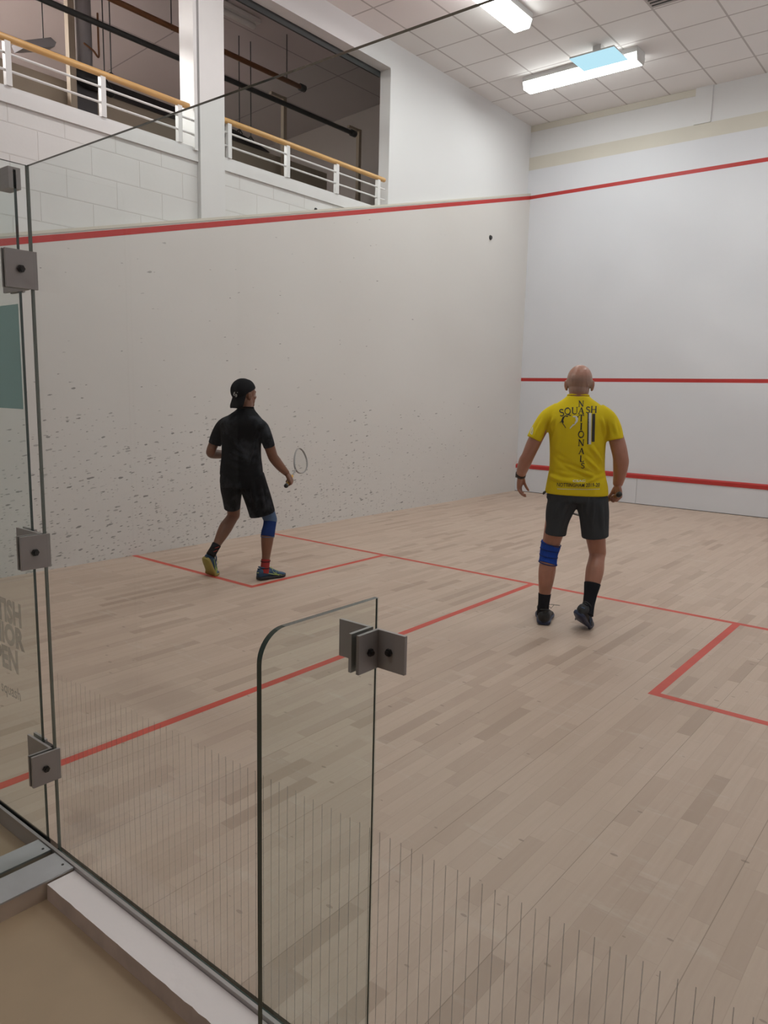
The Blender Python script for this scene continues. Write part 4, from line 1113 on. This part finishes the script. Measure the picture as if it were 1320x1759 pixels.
# shirt
bm = bmesh.new()
torso(bm, [(.845, -.126, .03, .178, .135), (.92, -.126, .03, .172, .128), (1.0, -.126, .025, .163, .118), (1.10, -.125, .018, .163, .113), (1.19, -.122, .01, .176, .116), (1.255, -.118, .002, .186, .110), (1.295, -.112, .0, .165, .094), (1.33, -.100, .002, .120, .078), (1.362, -.091, .008, .078, .066), (1.382, -.087, .012, .062, .060)], ps)
tube(bm, [(-.20, .05, 1.265), (-.262, .082, 1.235), (-.308, .10, 1.165), (-.338, .105, 1.085)], [.062, (.060, .064), (.056, .062), (.052, .062)], seg=20, round_ends=False)
tube(bm, [(-.03, -.04, 1.265), (.030, -.062, 1.232), (.068, -.064, 1.160), (.096, -.058, 1.080)], [.062, (.060, .064), (.052, .062), (.046, .060)], seg=20, round_ends=False)
foldsA = ridges([((-.22, -.05, 1.05), (-.06, -.12, .98), .014, .007), ((-.20, -.08, 1.15), (-.10, -.12, 1.02), .014, .006), ((-.02, -.10, 1.12), (-.08, -.12, .95), .014, .006), ((-.25, -.03, .96), (-.10, -.12, .90), .015, .006), ((-.17, -.08, 1.27), (-.20, -.04, 1.14), .014, .006), ((.0, -.10, 1.24), (-.01, -.10, 1.12), .012, .006)])
shirtA = localpart('t_shirt', solid(bm, .005, 9, foldsA), M['black_reflections'], A, 'loose black t-shirt')
bm = bmesh.new(); tube(bm, [(-.087+.060*math.cos(a), .012+.058*math.sin(a), 1.385-.012*math.cos(a)*0-.004*math.sin(a)) for a in [2*PI*k/24 for k in range(25)]], .005, ref=(0, 0, 1), seg=8, sub=1); localpart('collar', bm, M['black_cloth'], shirtA)
# shorts
bm = bmesh.new()
torso(bm, [(.75, -.120, .035, .178, .135), (.80, -.122, .035, .182, .138), (.87, -.124, .032, .170, .130), (.93, -.126, .03, .152, .118)], ps)
tube(bm, [(-.195, .06, .84), (-.206, .10, .74), (-.208, .14, .65), (-.206, .165, .555)], [(.100, .110), (.094, .105), (.078, .090), (.066, .080)], seg=22, round_ends=False)
tube(bm, [(-.055, .0, .84), (-.020, .01, .73), (.012, .022, .63), (.040, .032, .528)], [(.112, .12), (.110, .115), (.108, .108), (.106, .100)], seg=22, round_ends=False)
foldsT = ridges([((-.16, -.08, .84), (-.20, .02, .62), .015, .006), ((-.05, -.11, .84), (-.02, -.09, .58), .015, .007), ((.02, -.10, .80), (.06, -.07, .56), .014, .006), ((-.10, -.10, .82), (-.07, -.09, .64), .012, .005)])
localpart('shorts', solid(bm, .0055, 4, foldsT), M['black_reflections'], A, 'long loose black shorts')
# knee sleeve, socks, shoes
bm = bmesh.new(); tube(bm, *coverAR(.56, .348, .004), ref=(0, 1, 0), seg=24, round_ends=False)
ks = localpart('knee_sleeve', bm, M['navy'], A, 'dark blue knitted knee sleeve')
bm = bmesh.new(); tube(bm, *coverAR(.575, .465, .0055), ref=(0, 1, 0), seg=24, round_ends=False); localpart('upper_band', bm, M['brace_grey'], ks, 'pale blue grey upper band')
bm = bmesh.new(); bandAR(bm, .350, .003, .003); localpart('hem_band', bm, M['brace_grey'], ks)
bm = bmesh.new(); tube(bm, *coverAR(.165, .05, .004), ref=(0, 1, 0), seg=18, round_ends=False); sk = localpart('sock', bm, M['sock_red'], A, 'red sock with black stripes')
for z in (.150, .098):
    bm = bmesh.new(); bandAR(bm, z, .002, (.008, .003)); localpart('stripe', bm, M['sock_black'], sk)
bm = bmesh.new(); tube(bm, *coverAL(.268, .190, .004), ref=(0, 1, 0), seg=18, round_ends=False); sk = localpart('sock', bm, M['sock_black'], A, 'black sock with red stripes')
for z in (.248, .220):
    bm = bmesh.new(); bandAL(bm, z, .002, (.006, .003), .3); localpart('stripe', bm, M['sock_red'], sk)
shoe('shoe', A, (.155, .035, 0), .93, 0.04, L=.275, upper=M['shoe_blue'], sole=M['shoe_black'], trim=M['lime'], lab='blue shoe flat on the floor')
shoe('shoe', A, (-.385, .120, .004), .62, 1.0, L=.275, upper=M['shoe_blue'], sole=M['sole_yellow'], trim=M['lime'], roll=.16, lab='blue shoe with heel raised and yellow sole showing')
g = wrA+DhA*.074+NhA*.028
butt = g-rA*.072
racket('squash racket with orange grip held out by the person in black', world(A, butt), wdirn(A, rA), wdirn(A, (-.35, .0, .9)), M['grip'], M['racket_light'])

# ------------------------------------------------------------------ camera and render look
cam = bpy.data.cameras.new('camera'); co = bpy.data.objects.new('camera', cam); COL.objects.link(co); sc.camera = co
yaw, pitch, roll = -0.67650, -0.15560, 0.02340
f = Vector((math.sin(yaw)*math.cos(pitch), math.cos(yaw)*math.cos(pitch), math.sin(pitch)))
r = f.cross(Vector((0, 0, 1))).normalized(); u = r.cross(f)
r2 = r*math.cos(roll)+u*math.sin(roll); u2 = -r*math.sin(roll)+u*math.cos(roll)
co.matrix_world = Matrix(((r2[0], u2[0], -f[0], 5.98), (r2[1], u2[1], -f[1], -1.1563), (r2[2], u2[2], -f[2], 1.5091), (0, 0, 0, 1)))
cam.sensor_fit = 'HORIZONTAL'; cam.sensor_width = 36; cam.lens = 36*1281.37/1320; cam.clip_start = .02
w = bpy.data.worlds.new('world'); sc.world = w; w.use_nodes = True
w.node_tree.nodes['Background'].inputs[0].default_value = (.6, .62, .65, 1); w.node_tree.nodes['Background'].inputs[1].default_value = .15
vs = sc.view_settings
vs.view_transform = 'Standard'; vs.look = 'None'; vs.gamma = 1; vs.exposure = 0.86; vs.use_curve_mapping = False
try:
    sc.cycles.use_denoising = True; sc.cycles.max_bounces = 9; sc.cycles.diffuse_bounces = 5; sc.cycles.adaptive_threshold = .015; sc.cycles.transparent_max_bounces = 32
    sc.cycles.sample_clamp_indirect = 6
except Exception: pass
